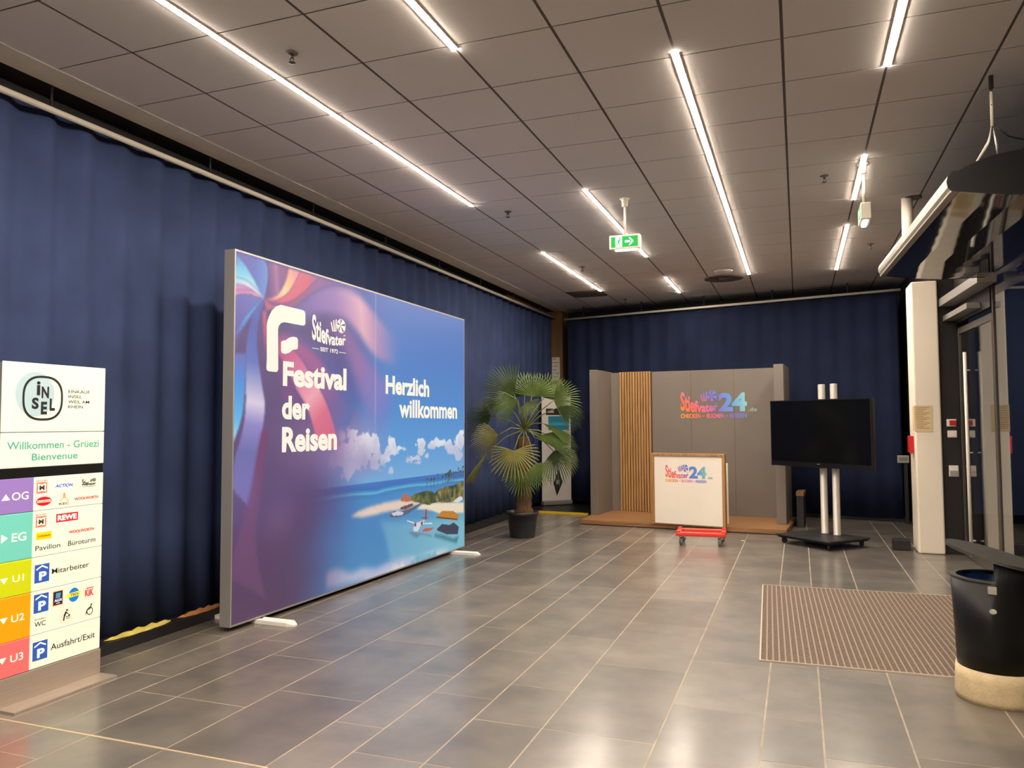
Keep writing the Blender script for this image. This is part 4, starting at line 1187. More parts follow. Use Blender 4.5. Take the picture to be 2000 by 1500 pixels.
f.line((3.585, .442), (3.576, .424), .008, BLK, .0006); f.line((3.576, .426), (3.556, .420), .006, BLK, .0006); f.line((3.556, .420), (3.550, .396), .006, BLK, .0006)
f.build('wheelchair_pictogram', 'ink_sign', LP['U2'])
f = dflat(); park(f, .210, .315); f.build('parking_sign', 'ink_sign', LP['U3']); f = dflat(); f.text('Ausfahrt/Exit', 3.318, .243, 3.618, .279, BLK, .003); f.build('lettering', 'ink_sign', LP['U3'])
m = MB().box(PX - .050, PX + .002, YL - .002, YR + .006, .004, .163, .002)
m.build('plinth', 'steel', ds)
b_ = MB()
b_.prism([(PX - .15, YL + .02), (PX + .136, YL + .02), (PX + .136, YR + .012), (PX - .15, YR + .012)], .0005, .012)
b_.build('base_plate', 'steel', ds)
rebase(ds, (PX, (YL + YR) / 2, 0))

# ---------------------------------------------------------------- exhibition stand
BO = Vector((-3.155, 11.441, 0))
brz = math.atan2(-.083, .9965)
RAIN = [(0, (235, 175, 60)), (.22, (240, 110, 80)), (.40, (225, 110, 160)), (.58, (120, 110, 205)), (.78, (90, 150, 220)), (1, (150, 215, 190))]
def rainc(t):
    return tuple(float(np.interp(t, [r[0] for r in RAIN], [r[1][k] for r in RAIN])) for k in range(3))
bt_ = thing('exhibition_stand', 'grey stand wall on low wooden platform with slatted strip and rainbow lettering', 'exhibition stand', BO, brz)
pm = MB()
for a, b in ((-.06, 2.98),):
    pm.prism([(0.0, 0.0), (2.98, 0.0), (2.98, 1.46), (-.06, 1.46), (-.06, .68)], .012, .066)
pm.build('platform', 'oak_dark', bt_)
for i in range(11):                       # boards of the platform
    y0 = .004 + i * .1325
    xl = -.06 if y0 > .68 else -.06 * y0 / .68
    MB().prism([(xl + .003, y0), (2.977, y0), (2.977, y0 + .1295), (xl - .0, y0 + .1295)], .066, .072).build('board', 'oak_dark', bt_)
MB().box(.02, 2.94, .03, 1.42, .0005, .012).build('plinth', 'black', bt_)
MB().box(-.06, .070, .66, 1.46, .0725, 2.40, .004).build('side_wall', 'taupe', bt_)
MB().box(2.79, 2.925, .60, 1.46, .0725, 2.385, .004).build('side_wall', 'taupe', bt_)
for x0, x1 in ((.071, .735), (.737, 1.42), (1.422, 2.10), (2.102, 2.789)):
    MB().box(x0, x1, 1.385, 1.45, .0725, 2.385, .0015, 1).build('wall_panel', 'taupe', bt_)
MB().box(.225, .775, 1.376, 1.3845, .0735, 2.39).build('slat_backing', 'black', bt_)
for i in range(12):
    x0 = .228 + i * .0457
    MB().box(x0, x0 + .033, 1.350, 1.3755, .0735, 2.392, .003, 1).build('slat', 'oak', bt_)
def stand_logo(f, a0, b0, w, ka=1.0):
    """rainbow word mark: lettered word + ball, 24, .de, slogan"""
    cgrad = lambda a, b: rainc(.12 + .78 * (a - a0) / w + .22 * (b - b0) / (.25 * w) - .1)
    tour_logo(f, a0, b0 + .085 * w, .50 * w, .275 * w, cgrad)
    f.text('24', a0 + .510 * w, b0 + .085 * w, a0 + .875 * w, b0 + .335 * w, lambda a, b: rainc(.62 + .33 * (a - a0 - .51 * w) / (.36 * w)), .045)
    f.text('.de', a0 + .890 * w, b0 + .085 * w, a0 + 1.0 * w, b0 + .135 * w, (150, 190, 165) if ka > .5 else (120, 150, 140), .02)
    slog = lambda a, b: rainc((a - a0) / w * .82)
    f.text('CHECKEN', a0, b0, a0 + .27 * w, b0 + .058 * w, slog, .03)
    f.line((a0 + .295 * w, b0 + .028 * w), (a0 + .325 * w, b0 + .028 * w), .012 * w, slog)
    f.text('BUCHEN', a0 + .35 * w, b0, a0 + .575 * w, b0 + .058 * w, slog, .03)
    f.line((a0 + .598 * w, b0 + .028 * w), (a0 + .628 * w, b0 + .028 * w), .012 * w, slog)
    f.text('REISEN', a0 + .65 * w, b0, a0 + .872 * w, b0 + .058 * w, slog, .03)
bpy.context.view_layer.update()
f = Flat((0.06, 1.385, 0), (1, 0, 0), (0, 0, 1), .004)
stand_logo(f, 1.19, 1.612, 1.195)
lo = f.build('lettering', 'ink', None); lo.parent = bt_

# counter standing on the platform
kA, kB = Vector((-2.002, 11.317, 0)), Vector((-1.010, 11.129, 0))
krz = math.atan2(kB.y - kA.y, kB.x - kA.x)
kt = thing('reception_counter', 'white fronted counter with oak frame and rainbow lettering on the platform', 'counter', (kA.x, kA.y, .0728), krz)
KW, KD, KH = 1.01, .075, 1.026
MB().box(-.030, KW + .034, -.012, KD, KH - .040, KH, .004).build('countertop', 'oak', kt)
MB().box(-.030, .010, -.010, KD, 0, KH - .0405, .003).build('side_panel', 'oak', kt)
MB().box(KW - .006, KW + .034, -.010, KD, 0, KH - .0405, .003).build('side_panel', 'oak', kt)
fp = MB().box(.011, KW - .007, .004, .024, .016, KH - .041).build('front_panel', 'white', kt)
MB().box(.011, KW - .007, .012, .024, 0, .0155).build('kick_board', 'oak', kt)
MB().box(.011, KW - .007, .030, KD, .45, .47).build('shelf', 'white', kt)
MB().box(.10, KW - .10, .0755, .33, 0, .86).build('cabinet_body', 'white', kt)
f = Flat((0, .004, -.0728), (1, 0, 0), (0, 0, 1), .0015)
stand_logo(f, .178, .686, .690, 0)
lo = f.build('lettering', 'ink', None); lo.parent = fp

wbt = tag(MB().obox((0, 0, .437), (.985, -.172), .46, .035, .874, .003).build('white_board', 'white', None, (-1.205, 11.665, .0728)), 'plain white upright board standing on the platform just behind the counter', 'board')

# red transport dolly on the floor in front
dl = thing('transport_dolly', 'red plastic transport dolly on castors in front of the counter', 'dolly', (-1.19, 10.10, 0), math.radians(4))
DX, DY, z0, z1 = .305, .205, .118, .168
MB().box(-DX, DX, -DY, -DY + .06, z0, z1, .012).build('frame_bar', 'red', dl)
MB().box(-DX, DX, DY - .06, DY, z0, z1, .012).build('frame_bar', 'red', dl)
MB().box(-DX, -DX + .06, -DY + .0605, DY - .0605, z0, z1, .012).build('frame_bar', 'red', dl)
MB().box(DX - .06, DX, -DY + .0605, DY - .0605, z0, z1, .012).build('frame_bar', 'red', dl)
m = MB()
for sx, sy, ex, ey in ((-1, -1, 1, 0), (1, -1, -1, 0), (-1, 1, 1, 0), (1, 1, -1, 0)):
    cx, cy = sx * (DX - .003), sy * (DY - .003)
    m.box(min(cx, cx + ex * .05), max(cx, cx + ex * .05), min(cy, cy - sy * .05), max(cy, cy - sy * .05), z1 - .004, z1 + .016, .004)
m.build('corner_stop', 'red', dl)
def caster(parent, x, y, rz, R=.048, w=.026, fork='chrome', wheel='rubber', top=.118):
    c = MB()
    c.lathe([(.034, top - .006), (.034, top - .0005)], n=18)
    c.lathe([(.020, top - .020), (.026, top - .006)], n=14)
    for s in (-1, 1):
        c.prism([(-.018, s * .019 - .0015), (.030, s * .019 - .0015), (.030, s * .019 + .0015), (-.018, s * .019 + .0015)], R - .012, top - .016)
    o = c.build('caster', fork, parent, (x, y, 0), rz)
    wl_ = MB()
    n = 20
    prof = [(R - .004, -w / 2), (R, -w / 4), (R, w / 4), (R - .004, w / 2)]
    rings = [[wl_.bm.verts.new((.010 + r * math.cos(2 * PI * i / n), a, R + r * math.sin(2 * PI * i / n))) for i in range(n)] for r, a in prof]
    for p_, q_ in zip(rings, rings[1:]):
        for i in range(n):
            wl_.bm.faces.new((p_[i], p_[(i + 1) % n], q_[(i + 1) % n], q_[i]))
    wl_.bm.faces.new(rings[0][::-1]); wl_.bm.faces.new(rings[-1])
    wl_.build('wheel', wheel, o)
    ax = MB().tube([(.010, -.024, R), (.010, .024, R)], .007, 10)
    ax.build('axle', fork, o)
    return o
for x, y, a in ((-.245, -.15, 1.9), (.225, -.15, 1.7), (-.235, .15, 2.3), (.235, .15, .6)):
    caster(dl, x, y, a)

# ---------------------------------------------------------------- television on a mobile stand
tvz = math.radians(-42)
tv = thing('television', 'large black flat screen television on a silver two-pole rolling stand', 'television', (.245, 10.57, 1.395), tvz)
# local x along the screen, -y towards the viewer
TWd, THt = 1.575, .872
MB().box(-TWd / 2, TWd / 2, .0, .055, -THt / 2, THt / 2, .008).build('housing', 'satin_black', tv)
m = MB()
b_ = .016
m.box(-TWd / 2, TWd / 2, -.012, -.0005, THt / 2 - b_, THt / 2)
m.box(-TWd / 2, TWd / 2, -.012, -.0005, -THt / 2, -THt / 2 + .062)
m.box(-TWd / 2, -TWd / 2 + b_, -.012, -.0005, -THt / 2 + .062, THt / 2 - b_)
m.box(TWd / 2 - b_, TWd / 2, -.012, -.0005, -THt / 2 + .062, THt / 2 - b_)
m.build('bezel', 'satin_black', tv)
MB().box(-TWd / 2 + b_, TWd / 2 - b_, -.006, -.0005, -THt / 2 + .062, THt / 2 - b_).build('screen', 'screen', tv)
MB().box(-.022, .022, -.0128, -.012, -THt / 2 + .040, -THt / 2 + .047).build('badge', 'silver', tv)
ts = thing('television_stand', 'rolling stand with two silver poles and black base under the television', 'stand', (.245, 10.49, 0), tvz)
PB = MB().box(-.42, .42, -.36, .36, .098, .118, .006)
PB.build('base_plate', 'black', ts)
MB().box(-.40, .40, -.34, .34, .078, .0975).build('base_frame', 'satin_black', ts)
for x, y, a in ((-.35, -.29, .4), (.35, -.29, 2.0), (-.35, .29, 1.0), (.35, .29, 2.6)):
    caster(ts, x, y, a, .036, .024, 'satin_black', 'black', .0775)
for x in (-.094, .094):
    MB().lathe([(.050, .1185), (.050, .126), (.044, .128), (.044, 2.02), (.040, 2.026)], -.02 + x, .19, 24).build('pole', 'silver', ts)
MB().box(-.30, .26, .138, .1455, 1.15, 1.65, .002).build('mounting_bracket', 'satin_black', ts)
tv.location = Vector(ts.location) + Matrix.Rotation(tvz, 3, 'Z') @ Vector((-.085, .08, 1.395))

# things behind the stand and by the column
sc_ = thing('side_cabinet', 'dark narrow cabinet with oak top tucked behind the right end of the stand', 'cabinet', (.012, 12.30, 0), brz)
MB().box(-.05, .05, -.2, .2, .0005, .455, .004).build('body', 'black', sc_)
MB().box(-.054, .054, -.205, .205, .4555, .52, .004).build('top', 'oak_dark', sc_)
bk = thing('floor_bin', 'small dark waste bin on the floor against the white column', 'bin', (1.13, 10.42, 0))
MB().box(-.095, .095, -.07, .07, .0005, .125, .008).build('body', 'black', bk)
MB().box(-.085, .085, -.06, .06, .1255, .130).build('lid', 'black', bk)

# ---------------------------------------------------------------- fittings on the column and the dark post
nt_ = thing('paper_notice', 'buff paper notice with lines of print taped round the white column', 'notice', (1.345, 10.155, 1.575))
MB().box(-.06, .125, .001, .003, -.155, .155).build('sheet', 'paper', nt_)
MB().box(-.063, -.0615, .02, .16, -.14, .15).build('sheet', 'paper', nt_)
f = Flat((1.40, 10.155, 1.53), (1, 0, 0), (0, 0, 1), .0)
for i in range(13):
    ww = .14 - .03 * ((i * 7) % 3)
    f.rect(1.40 * 0 - .045, -.045 + ww, .125 - i * .02, .132 - i * .02, (150, 110, 60), 0)
f.O = Vector((0, .0005, 0))
f2 = Flat((0, .0006, 0), (1, 0, 0), (0, 0, 1), .0)
for i in range(13):
    ww = .14 - .03 * ((i * 7) % 3)
    f2.rect(-.045, -.045 + ww, .125 - i * .02, .131 - i * .02, (150, 112, 62))
o = f2.build('lettering', 'ink', None); o.parent = nt_
al = thing('fire_alarm_box', 'small red box fixed to the left side of the white column', 'alarm', (1.284, 10.34, 1.265))
MB().box(-.055, -.001, -.06, .06, -.095, .105, .006).build('housing', 'redbox', al)
MB().box(-.057, -.0555, -.035, .035, -.03, .05).build('front_plate', 'redbox', al)
MB().lathe([(.012, -.115), (.014, -.0955)], -.028, 0, 12).build('sounder', 'white', al)
kb = thing('wall_terminal', 'small grey terminal at the end of the rear curtain, left of the column', 'terminal', (1.49, 13.0, .97))
MB().box(-.10, .06, -.028, .0, -.055, .06, .006).build('housing', 'silver', kb)
MB().box(-.075, .035, -.030, -.0285, -.02, .03).build('display', 'rubber', kb)
MB().box(-.01, .04, .0005, .04, -.9695, .06).build('post', 'black', kb)

def plate(name, label, x, z, w, h, parts_):
    t = thing(name, label, 'switch', (x, 10.2195, z))
    MB().box(-w / 2, w / 2, -.022, -.0005, -h / 2, h / 2, .004).build('housing', 'white', t)
    for nm, a0, a1, b0, b1, mt in parts_:
        MB().box(a0, a1, -.028, -.0222, b0, b1, .002).build(nm, mt, t)
    return t
plate('call_point', 'red and white call point, uppermost on the dark panel beside the column', 1.672, 1.525, .10, .085, [('button', -.022, .045, -.032, .028, 'redbox')])
plate('light_switch', 'plain white square switch below the red call point on the dark panel', 1.676, 1.395, .096, .082, [('rocker', -.034, .034, -.028, .028, 'white')])
plate('key_switch', 'white key switch with grey lower half, lowest on the dark panel', 1.680, .965, .10, .13, [('upper_cover', -.043, .043, .004, .058, 'white'), ('lock_plate', -.043, .043, -.058, -.002, 'alu')])

# ---------------------------------------------------------------- suspended air-curtain unit above the doors
ua, ub = 5.50, 8.47
def uo(y, off): return (right_x(y) + off)
prof_nose = [(-.995, 3.135), (-1.035, 3.128), (-1.060, 3.105), (-1.068, 3.07), (-1.062, 3.035), (-1.045, 3.012), (-1.00, 3.002)]
prof_body = [(-.995, 3.135), (-.90, 3.178), (-.80, 3.208), (-.68, 3.222), (-.14, 3.222), (-.14, 2.93), (-.50, 2.93), (-.66, 2.945), (-.82, 2.968), (-1.00, 3.002)]
un = thing('air_curtain', 'long suspended door unit with silver nose and glossy black underside', 'air curtain')
def extr(pr, ya, yb, name, m, close=True, ends=True):
    b = MB()
    n = 14
    rows_ = [[b.bm.verts.new((uo(ya + (yb - ya) * i / n, o_), ya + (yb - ya) * i / n, z)) for o_, z in pr] for i in range(n + 1)]
    k = len(pr)
    for r1, r2 in zip(rows_, rows_[1:]):
        for i in range(k if close else k - 1):
            b.bm.faces.new((r1[i], r1[(i + 1) % k], r2[(i + 1) % k], r2[i]))
    if ends:
        b.bm.faces.new(rows_[0]); b.bm.faces.new(rows_[-1][::-1])
    return b.build(name, m, un)
extr(prof_nose, ua, ub, 'nose_profile', 'silver')
extr([(o_ + .004 if o_ < -.9 else o_, z) for o_, z in prof_body], ua, ub, 'body', 'glossy')
full = [(-.996, 3.136), (-.90, 3.18), (-.80, 3.21), (-.68, 3.224), (-.14, 3.224), (-.14, 2.928), (-.50, 2.928), (-.66, 2.943), (-.82, 2.966), (-1.00, 3.0), (-1.046, 3.011), (-1.064, 3.034), (-1.070, 3.07), (-1.062, 3.106), (-1.036, 3.130)]
extr(full, ua - .012, ua - .0002, 'end_cap', 'satin_black')
extr(full, ub + .0002, ub + .012, 'end_cap', 'satin_black')
m = MB()
m.tube([(uo(ua, -1.047), ua, 3.006), (uo(ub, -1.047), ub, 3.006)], .006, 8)
m.build('trim_bead', 'rail', un)
m = MB().tube([(1.197, 5.562, CEIL - .001), (1.197, 5.565, 3.55)], .006, 8)
m.box(1.185, 1.209, 5.55, 5.574, 3.66, CEIL - .001)
m.build('hanger_rod', 'black', un)
m = MB().tube([(1.197, 5.565, 3.64), (1.198, 5.575, 3.42)], .010, 8)
m.tube([(1.198, 5.575, 3.42), (1.18, 5.60, 3.33), (1.12, 5.66, 3.2185)], .009, 8)
m.build('hanger_cable', 'rail', un)
MB().tube([(1.20, 5.575, 3.43), (1.225, 5.60, 3.30), (1.235, 5.62, 3.2245)], .007, 8).build('steel_chain', 'alu', un)
MB().tube([(1.21, 5.58, 3.43), (1.30, 5.63, 3.36), (1.48, 5.7, 3.32), (1.70, 5.76, 3.25), (1.76, 5.78, 3.2245)], .005, 6).build('power_cord', 'black', un)
MB().lathe([(.052, 3.2225), (.052, CEIL - .002)], 1.05, 8.38, 24).build('support_pipe', 'white', un)
MB().lathe([(.085, CEIL - .008), (.085, CEIL - .0015)], 1.10, 8.38, 20).build('ceiling_collar', 'black', un)
rebase(un, (1.45, 7.0, 2.93))
# metal casings over the sliding door
h1 = tag(wallbox(MB(), 8.50, 10.19, -.20, -.035, 2.885, 2.975).build('door_header', 'alu', None), 'long aluminium casing above the door, just right of the column', 'door operator')
h2 = tag(wallbox(MB(), 9.10, 10.19, -.16, -.035, 2.715, 2.775).build('door_header', 'alu', None), 'short lower aluminium bar directly above the sliding door leaf', 'door operator')
h3 = thing('door_sensor', 'upper pale casing with white end cap above the glazed doors', 'door operator')
wallbox(MB(), 8.02, 8.80, -.12, -.035, 3.02, 3.105).build('housing', 'alu', h3)
wallbox(MB(), 7.985, 8.018, -.125, -.035, 3.015, 3.11).build('end_cap', 'white', h3)
rebase(h3, (*dw(8.4, -.08), 3.02))

# ---------------------------------------------------------------- entrance mat
mt_ = thing('entrance_mat', 'large ribbed brown entrance mat with pale frame let into the floor', 'mat')
A, B_ = Vector((-.272, 5.31)), Vector((-.355, 7.745))
md_ = (B_ - A).normalized()
mu = Vector((1.0, .030)).normalized()
ML, MWd = (B_ - A).length, 2.02
def mp_(s, t): p = A + mu * s + md_ * t; return (p.x, p.y)
def mq(s0, s1, t0, t1): return [mp_(s0, t0), mp_(s1, t0), mp_(s1, t1), mp_(s0, t1)]
MB().prism(mq(.006, MWd - .006, .006, ML - .006), .0006, .0022).build('tray', 'carpet', mt_)
for q in (mq(0, MWd, 0, .008), mq(0, MWd, ML - .008, ML), mq(0, .010, .0085, ML - .0085), mq(MWd - .010, MWd, .0085, ML - .0085)):
    MB().prism(q, .0005, .0095).build('frame_bar', 'matframe', mt_)
nr = 51
for i in range(nr):
    s0 = .014 + i * (MWd - .028) / nr
    MB().prism(mq(s0, s0 + .026, .012, ML - .012), .0023, .0080).build('carpet_insert', 'carpet', mt_)
    MB().prism(mq(s0 + .027, s0 + .0375, .012, ML - .012), .0023, .0070).build('rail', 'matrail', mt_)
rebase(mt_, (A.x, A.y, 0))

# ---------------------------------------------------------------- litter bin
tb = thing('litter_bin', 'black round litter bin with slanted lid on a concrete base beside the mat', 'bin', (1.013, 5.052, 0))
MB().lathe([(.207, .0), (.211, .03), (.208, .12), (.204, .1795)], n=48).build('concrete_base', 'concrete', tb)
n = 64
b = MB()
RB, RT, ZB, ZRIM = .195, .217, .180, .668
lidn = Vector((.26, -.055, 1)).normalized()      # the lid slopes down to the right
def lidz(x, y): return .792 - (lidn.x * x + lidn.y * y) / lidn.z
OPEN = (math.radians(80), math.radians(261))     # opening on the left
def topz(a):
    if OPEN[0] < a < OPEN[1]:
        return ZRIM
    return lidz(RT * math.cos(a), RT * math.sin(a)) - .012
angs = [2 * PI * i / n for i in range(n)]
ob = [b.bm.verts.new((RB * math.cos(a), RB * math.sin(a), ZB)) for a in angs]
om = [b.bm.verts.new(((RB + (RT - RB) * .98) * math.cos(a), (RB + (RT - RB) * .98) * math.sin(a), ZRIM)) for a in angs]
im = [b.bm.verts.new(((RT - .018) * math.cos(a), (RT - .018) * math.sin(a), ZRIM)) for a in angs]
ib = [b.bm.verts.new(((RB - .018) * math.cos(a), (RB - .018) * math.sin(a), .22)) for a in angs]
for i in range(n):
    j = (i + 1) % n
    for q in ((ob[i], ob[j], om[j], om[i]), (im[i], im[j], ib[j], ib[i])):
        b.bm.faces.new(q).smooth = True
    am = (angs[i] + PI / n) % (2 * PI)
    if OPEN[0] < am < OPEN[1]:
        b.bm.faces.new((om[i], om[j], im[j], im[i]))
    else:
        t = []
        for a in (angs[i], angs[i] + 2 * PI / n):
            x, y = RT * math.cos(a), RT * math.sin(a)
            zt = lidz(x, y) - .012
            t.append((b.bm.verts.new((x, y, zt)), b.bm.verts.new(((RT - .018) * math.cos(a), (RT - .018) * math.sin(a), zt + .003))))
        b.bm.faces.new((om[i], om[j], t[1][0], t[0][0])).smooth = True
        b.bm.faces.new((t[0][1], t[1][1], im[j], im[i])).smooth = True
        b.bm.faces.new((t[0][0], t[1][0], t[1][1], t[0][1]))
b.bm.faces.new(ob[::-1])
b.build('body', 'satin_black', tb)
b = MB()
top, bot = [], []
for k in range(n):
    a = angs[k]
    x, y = (RT + .018) * math.cos(a), (RT + .018) * math.sin(a)
    top.append(b.bm.verts.new((x, y, lidz(x, y) + .006))); bot.append(b.bm.verts.new((x, y, lidz(x, y) - .0115)))
b.bm.faces.new(top); b.bm.faces.new(bot[::-1])
for i in range(n):
    b.bm.faces.new((bot[i], bot[(i + 1) % n], top[(i + 1) % n], top[i]))
b.build('lid', 'lid', tb)
b = MB()                                          # grey lip around the opening
rr = [[], [], [], []]
na = 40
for i in range(na + 1):
    a = OPEN[0] + (OPEN[1] - OPEN[0]) * i / na
    for k, (r, z) in enumerate(((RT + .002, ZRIM + .001), (RT + .002, ZRIM + .010), (RT - .030, ZRIM + .010), (RT - .030, ZRIM + .001))):
        rr[k].append(b.bm.verts.new((r * math.cos(a), r * math.sin(a), z)))
for i in range(na):
    for k in range(4):
        b.bm.faces.new((rr[k][i], rr[k][i + 1], rr[(k + 1) % 4][i + 1], rr[(k + 1) % 4][i]))
b.build('rim', 'lid', tb)
b = MB()
prev = None
for r, z in ((RT - .024, .664), (.180, .635), (.15, .59), (.09, .55), (.01, .54)):
    ring = [b.bm.verts.new((r * math.cos(a) * (1 + .02 * math.sin(5 * a)), r * math.sin(a) * (1 + .02 * math.cos(7 * a)), z + (.012 * math.sin(9 * a + r * 20) if r < .235 else 0))) for a in angs]
    if prev:
        for i in range(n):
            b.bm.faces.new((prev[i], prev[(i + 1) % n], ring[(i + 1) % n], ring[i]))
    prev = ring
b.bm.faces.new(prev)
smooth(b.build('bin_bag', 'bag', tb))
fa = math.radians(-104)
px_, py_ = math.cos(fa), math.sin(fa)
MB().obox((RT * px_ * 1.002, RT * py_ * 1.002, .632), (-py_, px_), .042, .006, .042, .002).build('label_plate', 'silver', tb)
b = MB()
ring = []
for rad, d in ((.018, -.004), (.016, .009), (.005, .010)):
    ring.append([b.bm.verts.new((px_ * (RT - .008 + d) + -py_ * rad * math.cos(t) * 1.1, py_ * (RT - .008 + d) + px_ * rad * math.cos(t) * 1.1, .520 + rad * .9 * math.sin(t))) for t in [2 * PI * i / 18 for i in range(18)]])
for p_, q_ in zip(ring, ring[1:]):
    for i in range(18):
        b.bm.faces.new((p_[i], p_[(i + 1) % 18], q_[(i + 1) % 18], q_[i]))
b.bm.faces.new(ring[-1])
b.build('lock', 'chrome', tb)

# ---------------------------------------------------------------- banner, poster and podium in the corner
ba = thing('roll_up_banner', 'white roll-up banner with blue picture, half hidden by the palm', 'banner', (-4.225, 13.725, 0.0305), math.radians(47))
MB().box(-.31, .31, -.06, .06, .0005, .085, .02).build('base_cassette', 'rubber', ba)
MB().tube([(0, .03, .085), (0, .03, 2.02)], .009, 8).build('support_pole', 'alu', ba)
MB().box(-.31, .31, -.012, .012, 2.0, 2.02).build('top_bar', 'alu', ba)
bsh = MB().box(-.31, .31, -.0015, .0015, .085, 2.0).build('sheet', 'banner', ba)
f = Flat((0, -.0015, 0), (1, 0, 0), (0, 0, 1), .0015)
f.rect(-.22, .27, 1.66, 1.78, (42, 36, 36)); f.rect(-.17, .27, 1.38, 1.64, (40, 120, 150), 0)
f.rect(-.17, .27, 1.47, 1.52, (70, 150, 175), .0004); o = f.build('picture', 'ink', None); o.parent = bsh; f = Flat((0, -.0015, 0), (1, 0, 0), (0, 0, 1), .0015)
f.rect(-.18, -.05, 1.70, 1.74, (170, 160, 155), .0006); o = f.build('lettering', 'ink', None); o.parent = bsh; f = Flat((0, -.0015, 0), (1, 0, 0), (0, 0, 1), .0015)
f.poly([(0, .16), (.13, .42), (.04, .66), (-.07, .40)], (40, 38, 44), 0)
f.poly([(-.05, .70), (.05, .80), (.0, .88), (-.10, .76)], (70, 66, 70), 0)
f.poly([(.13, .78), (.19, .84), (.16, .95), (.10, .88)], (66, 62, 66), 0)
f.rect(-.01, .06, .38, .46, (150, 148, 150), .0006)
o = f.build('emblem', 'ink', None); o.parent = bsh
po = thing('wall_poster', 'narrow white poster with dark lines on the brown corner panel above banner', 'poster', (-4.43, 14.4195, 2.25))
sh = MB().box(-.085, .075, -.004, -.0005, -.62, .58).build('sheet', 'banner', po)
f = Flat((0, -.004, 0), (1, 0, 0), (0, 0, 1), .0008)
for i in range(16):
    f.rect(-.07, .03 + .025 * ((i * 5) % 3 - 1), .54 - i * .07, .553 - i * .07, (110, 98, 100))
f.rect(-.07, .02, .06, .11, (92, 48, 62), .0004); f.rect(-.07, .06, -.17, -.145, (50, 46, 60), .0004)
o = f.build('lettering', 'ink', None); o.parent = sh
pd = thing('low_podium', 'low black podium with a yellow edge strip on the floor beside the palm', 'podium', (-3.85, 13.4, 0))
MB().prism([(-.60, -.68), (.50, -.78), (.50, .42), (-.60, .60)], .0005, .030).build('deck', 'satin_black', pd)
MB().prism([(-.60, -.735), (.52, -.835), (.52, -.785), (-.60, -.685)], .0005, .034).build('edge_strip', 'yellow', pd)

# ---------------------------------------------------------------- potted fan palm
PALM = Vector((-3.555, 9.95, 0))
pa = thing('potted_palm', 'fan palm with drooping green leaves in black plastic pot beside light box', 'palm', PALM)
Rv = Vector((cr.x, cr.y, 0)).normalized()
Dv = Vector((-Rv.y, Rv.x, 0))
Uz = Vector((0, 0, 1))
MB().lathe([(.165, .0005), (.172, .02), (.205, .30), (.222, .302), (.226, .345), (.212, .346), (.200, .31), (.195, .305)], n=40, cap=False).build('pot', 'pot', pa)
m = MB().lathe([(.005, .0015), (.164, .0015)], n=40, cap=False)
m.lathe([(.005, .318), (.198, .312)], n=40, cap=False)
m.build('soil', 'soil', pa)
tk = MB()
prof = []
for i in range(25):
    z = .312 + (1.36 - .312) * i / 24
    r = (.105 - .030 * i / 24) + (.012 if i % 2 else 0) + (.02 if i < 2 else 0)
    prof.append((r, z))
tk.lathe(prof, .02, 0, 18)
smooth(tk.build('trunk', 'bark', pa))
PXM = 1 / 142.0
CX, CY, CZ = 1024.0, 842.0, 1.46
def pp(px, py, d): return Rv * ((px - 1020) * PXM) + Uz * (CZ - (py - CY) * PXM) + Dv * d
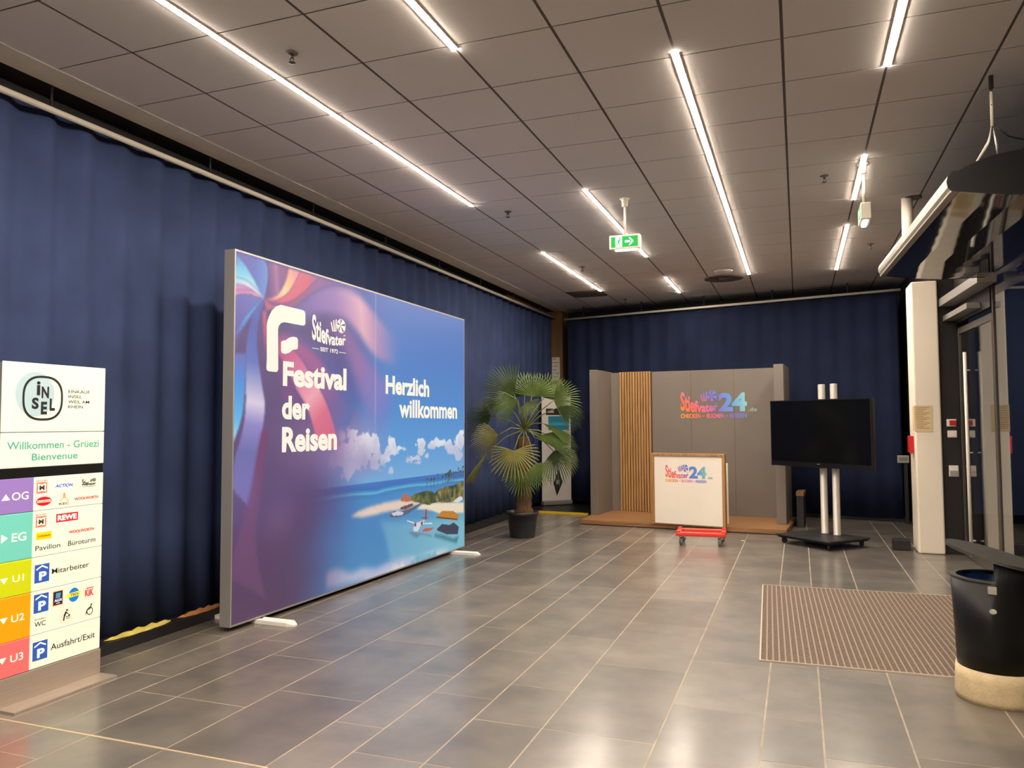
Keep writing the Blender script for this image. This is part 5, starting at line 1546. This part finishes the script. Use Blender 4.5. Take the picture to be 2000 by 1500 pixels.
def frond(hx, hy, d, th, spread, rpx, ad, roll, m, droop=.25, nseg=23, sx=CX, sy=CY):
    hub = pp(hx, hy, d)
    th = math.radians(th)
    a = (Rv * math.cos(th) + Uz * math.sin(th) + Dv * ad).normalized()
    n0 = -Dv
    s = a.cross(n0).normalized()
    nrm = s.cross(a).normalized()
    if nrm.dot(n0) < 0:
        nrm = -nrm
    ro = math.radians(roll)
    s2 = s * math.cos(ro) + nrm * math.sin(ro)
    n2 = nrm * math.cos(ro) - s * math.sin(ro)
    R = rpx * PXM
    b = MB()
    sp_ = math.radians(spread)
    rs2 = random.Random(int(hx * 7 + hy))
    for k in range(nseg):
        t = -sp_ / 2 + sp_ * (k + .5) / nseg
        dt = sp_ / nseg * .5
        rk = R * (.78 + .22 * math.cos(t * .8)) * (.93 + .12 * rs2.random())
        lift = .012 * rk
        def P(rad, ang, up, dr=True):
            v = a * math.cos(ang) + s2 * math.sin(ang)
            q = hub + v * rad + n2 * up
            if dr:
                q = q - Uz * (droop * R * (rad / R) ** 3) + n2 * (-.10 * rad * (abs(ang) / 2.2) ** 2)
            return b.bm.verts.new(q)
        c0_ = b.bm.verts.new(hub)
        l1, c1_, r1 = P(rk * .32, t - dt, 0), P(rk * .32, t, lift * 2), P(rk * .32, t + dt, 0)
        l2, c2_, r2 = P(rk * .60, t - dt * .62, 0), P(rk * .60, t, lift * 2), P(rk * .60, t + dt * .62, 0)
        l3, c3_, r3 = P(rk * .84, t - dt * .34, 0), P(rk * .84, t, lift), P(rk * .84, t + dt * .34, 0)
        e = P(rk, t + .02 * (rs2.random() - .5), 0)
        for q in ((c0_, l1, c1_), (c0_, c1_, r1), (l1, l2, c2_, c1_), (c1_, c2_, r2, r1), (l2, l3, c3_, c2_), (c2_, c3_, r3, r2), (l3, e, c3_), (c3_, e, r3)):
            b.bm.faces.new(q)
    fo = b.build('frond', m, pa)
    st = pp(sx, sy, 0)
    mid = (st + hub) / 2 + Uz * .05 * (1 if hy < sy else 1.4)
    pts = [st.lerp(mid, .0), st * .56 + mid * .38 + hub * .06, mid * .8 + st * .1 + hub * .1, hub * .56 + mid * .38 + st * .06, hub]
    MB().tube(pts, .011, 6, .006).build('stalk', 'petiole', fo)
    return fo
frond(1005, 774, -.05, 143, 140, 74, .15, 25, 'leaf', .12)
frond(1026, 776, .20, 112, 150, 60, .35, -10, 'leaf', .08)
frond(1040, 778, .05, 84, 170, 56, .25, 0, 'leaf', .06)
frond(1064, 780, .12, 55, 140, 62, .2, 10, 'leaf', .10)
frond(1082, 786, -.08, 8, 150, 58, .1, -15, 'leaf', .14)
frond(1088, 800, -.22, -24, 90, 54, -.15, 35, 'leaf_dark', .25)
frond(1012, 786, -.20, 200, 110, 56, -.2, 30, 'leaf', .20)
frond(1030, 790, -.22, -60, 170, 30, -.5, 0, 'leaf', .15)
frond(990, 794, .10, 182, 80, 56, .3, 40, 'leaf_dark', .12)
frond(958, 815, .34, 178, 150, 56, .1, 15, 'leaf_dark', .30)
frond(974, 852, -.15, 196, 130, 58, -.1, 30, 'leaf_pale', .22)
frond(951, 888, -.05, 236, 26, 66, .0, 60, 'leaf_pale', .10)
frond(1004, 882, -.34, -88, 226, 58, -.15, 0, 'leaf_pale', .12, 25)
frond(1019, 922, -.30, -92, 230, 46, -.10, 0, 'leaf', .08, 27)
frond(1044, 906, -.36, -62, 150, 42, -.10, 20, 'leaf', .25)
frond(1044, 858, -.20, -2, 70, 76, .0, 55, 'leaf', .20)
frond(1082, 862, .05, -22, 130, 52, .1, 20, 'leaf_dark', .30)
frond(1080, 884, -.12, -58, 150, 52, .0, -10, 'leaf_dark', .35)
frond(1096, 880, .10, -40, 90, 46, .2, 40, 'leaf_pale', .35)
frond(1060, 830, -.15, -30, 40, 66, -.2, 60, 'leaf', .10)
# loose bits lying about
tag(MB().obox((0, 0, .004), (.9, .4), .05, .03, .006, .001).build('paper_scrap', 'paper', None, (-.71, 10.52, .0005)), 'tiny buff paper scrap on the floor between red dolly and television stand', 'litter')
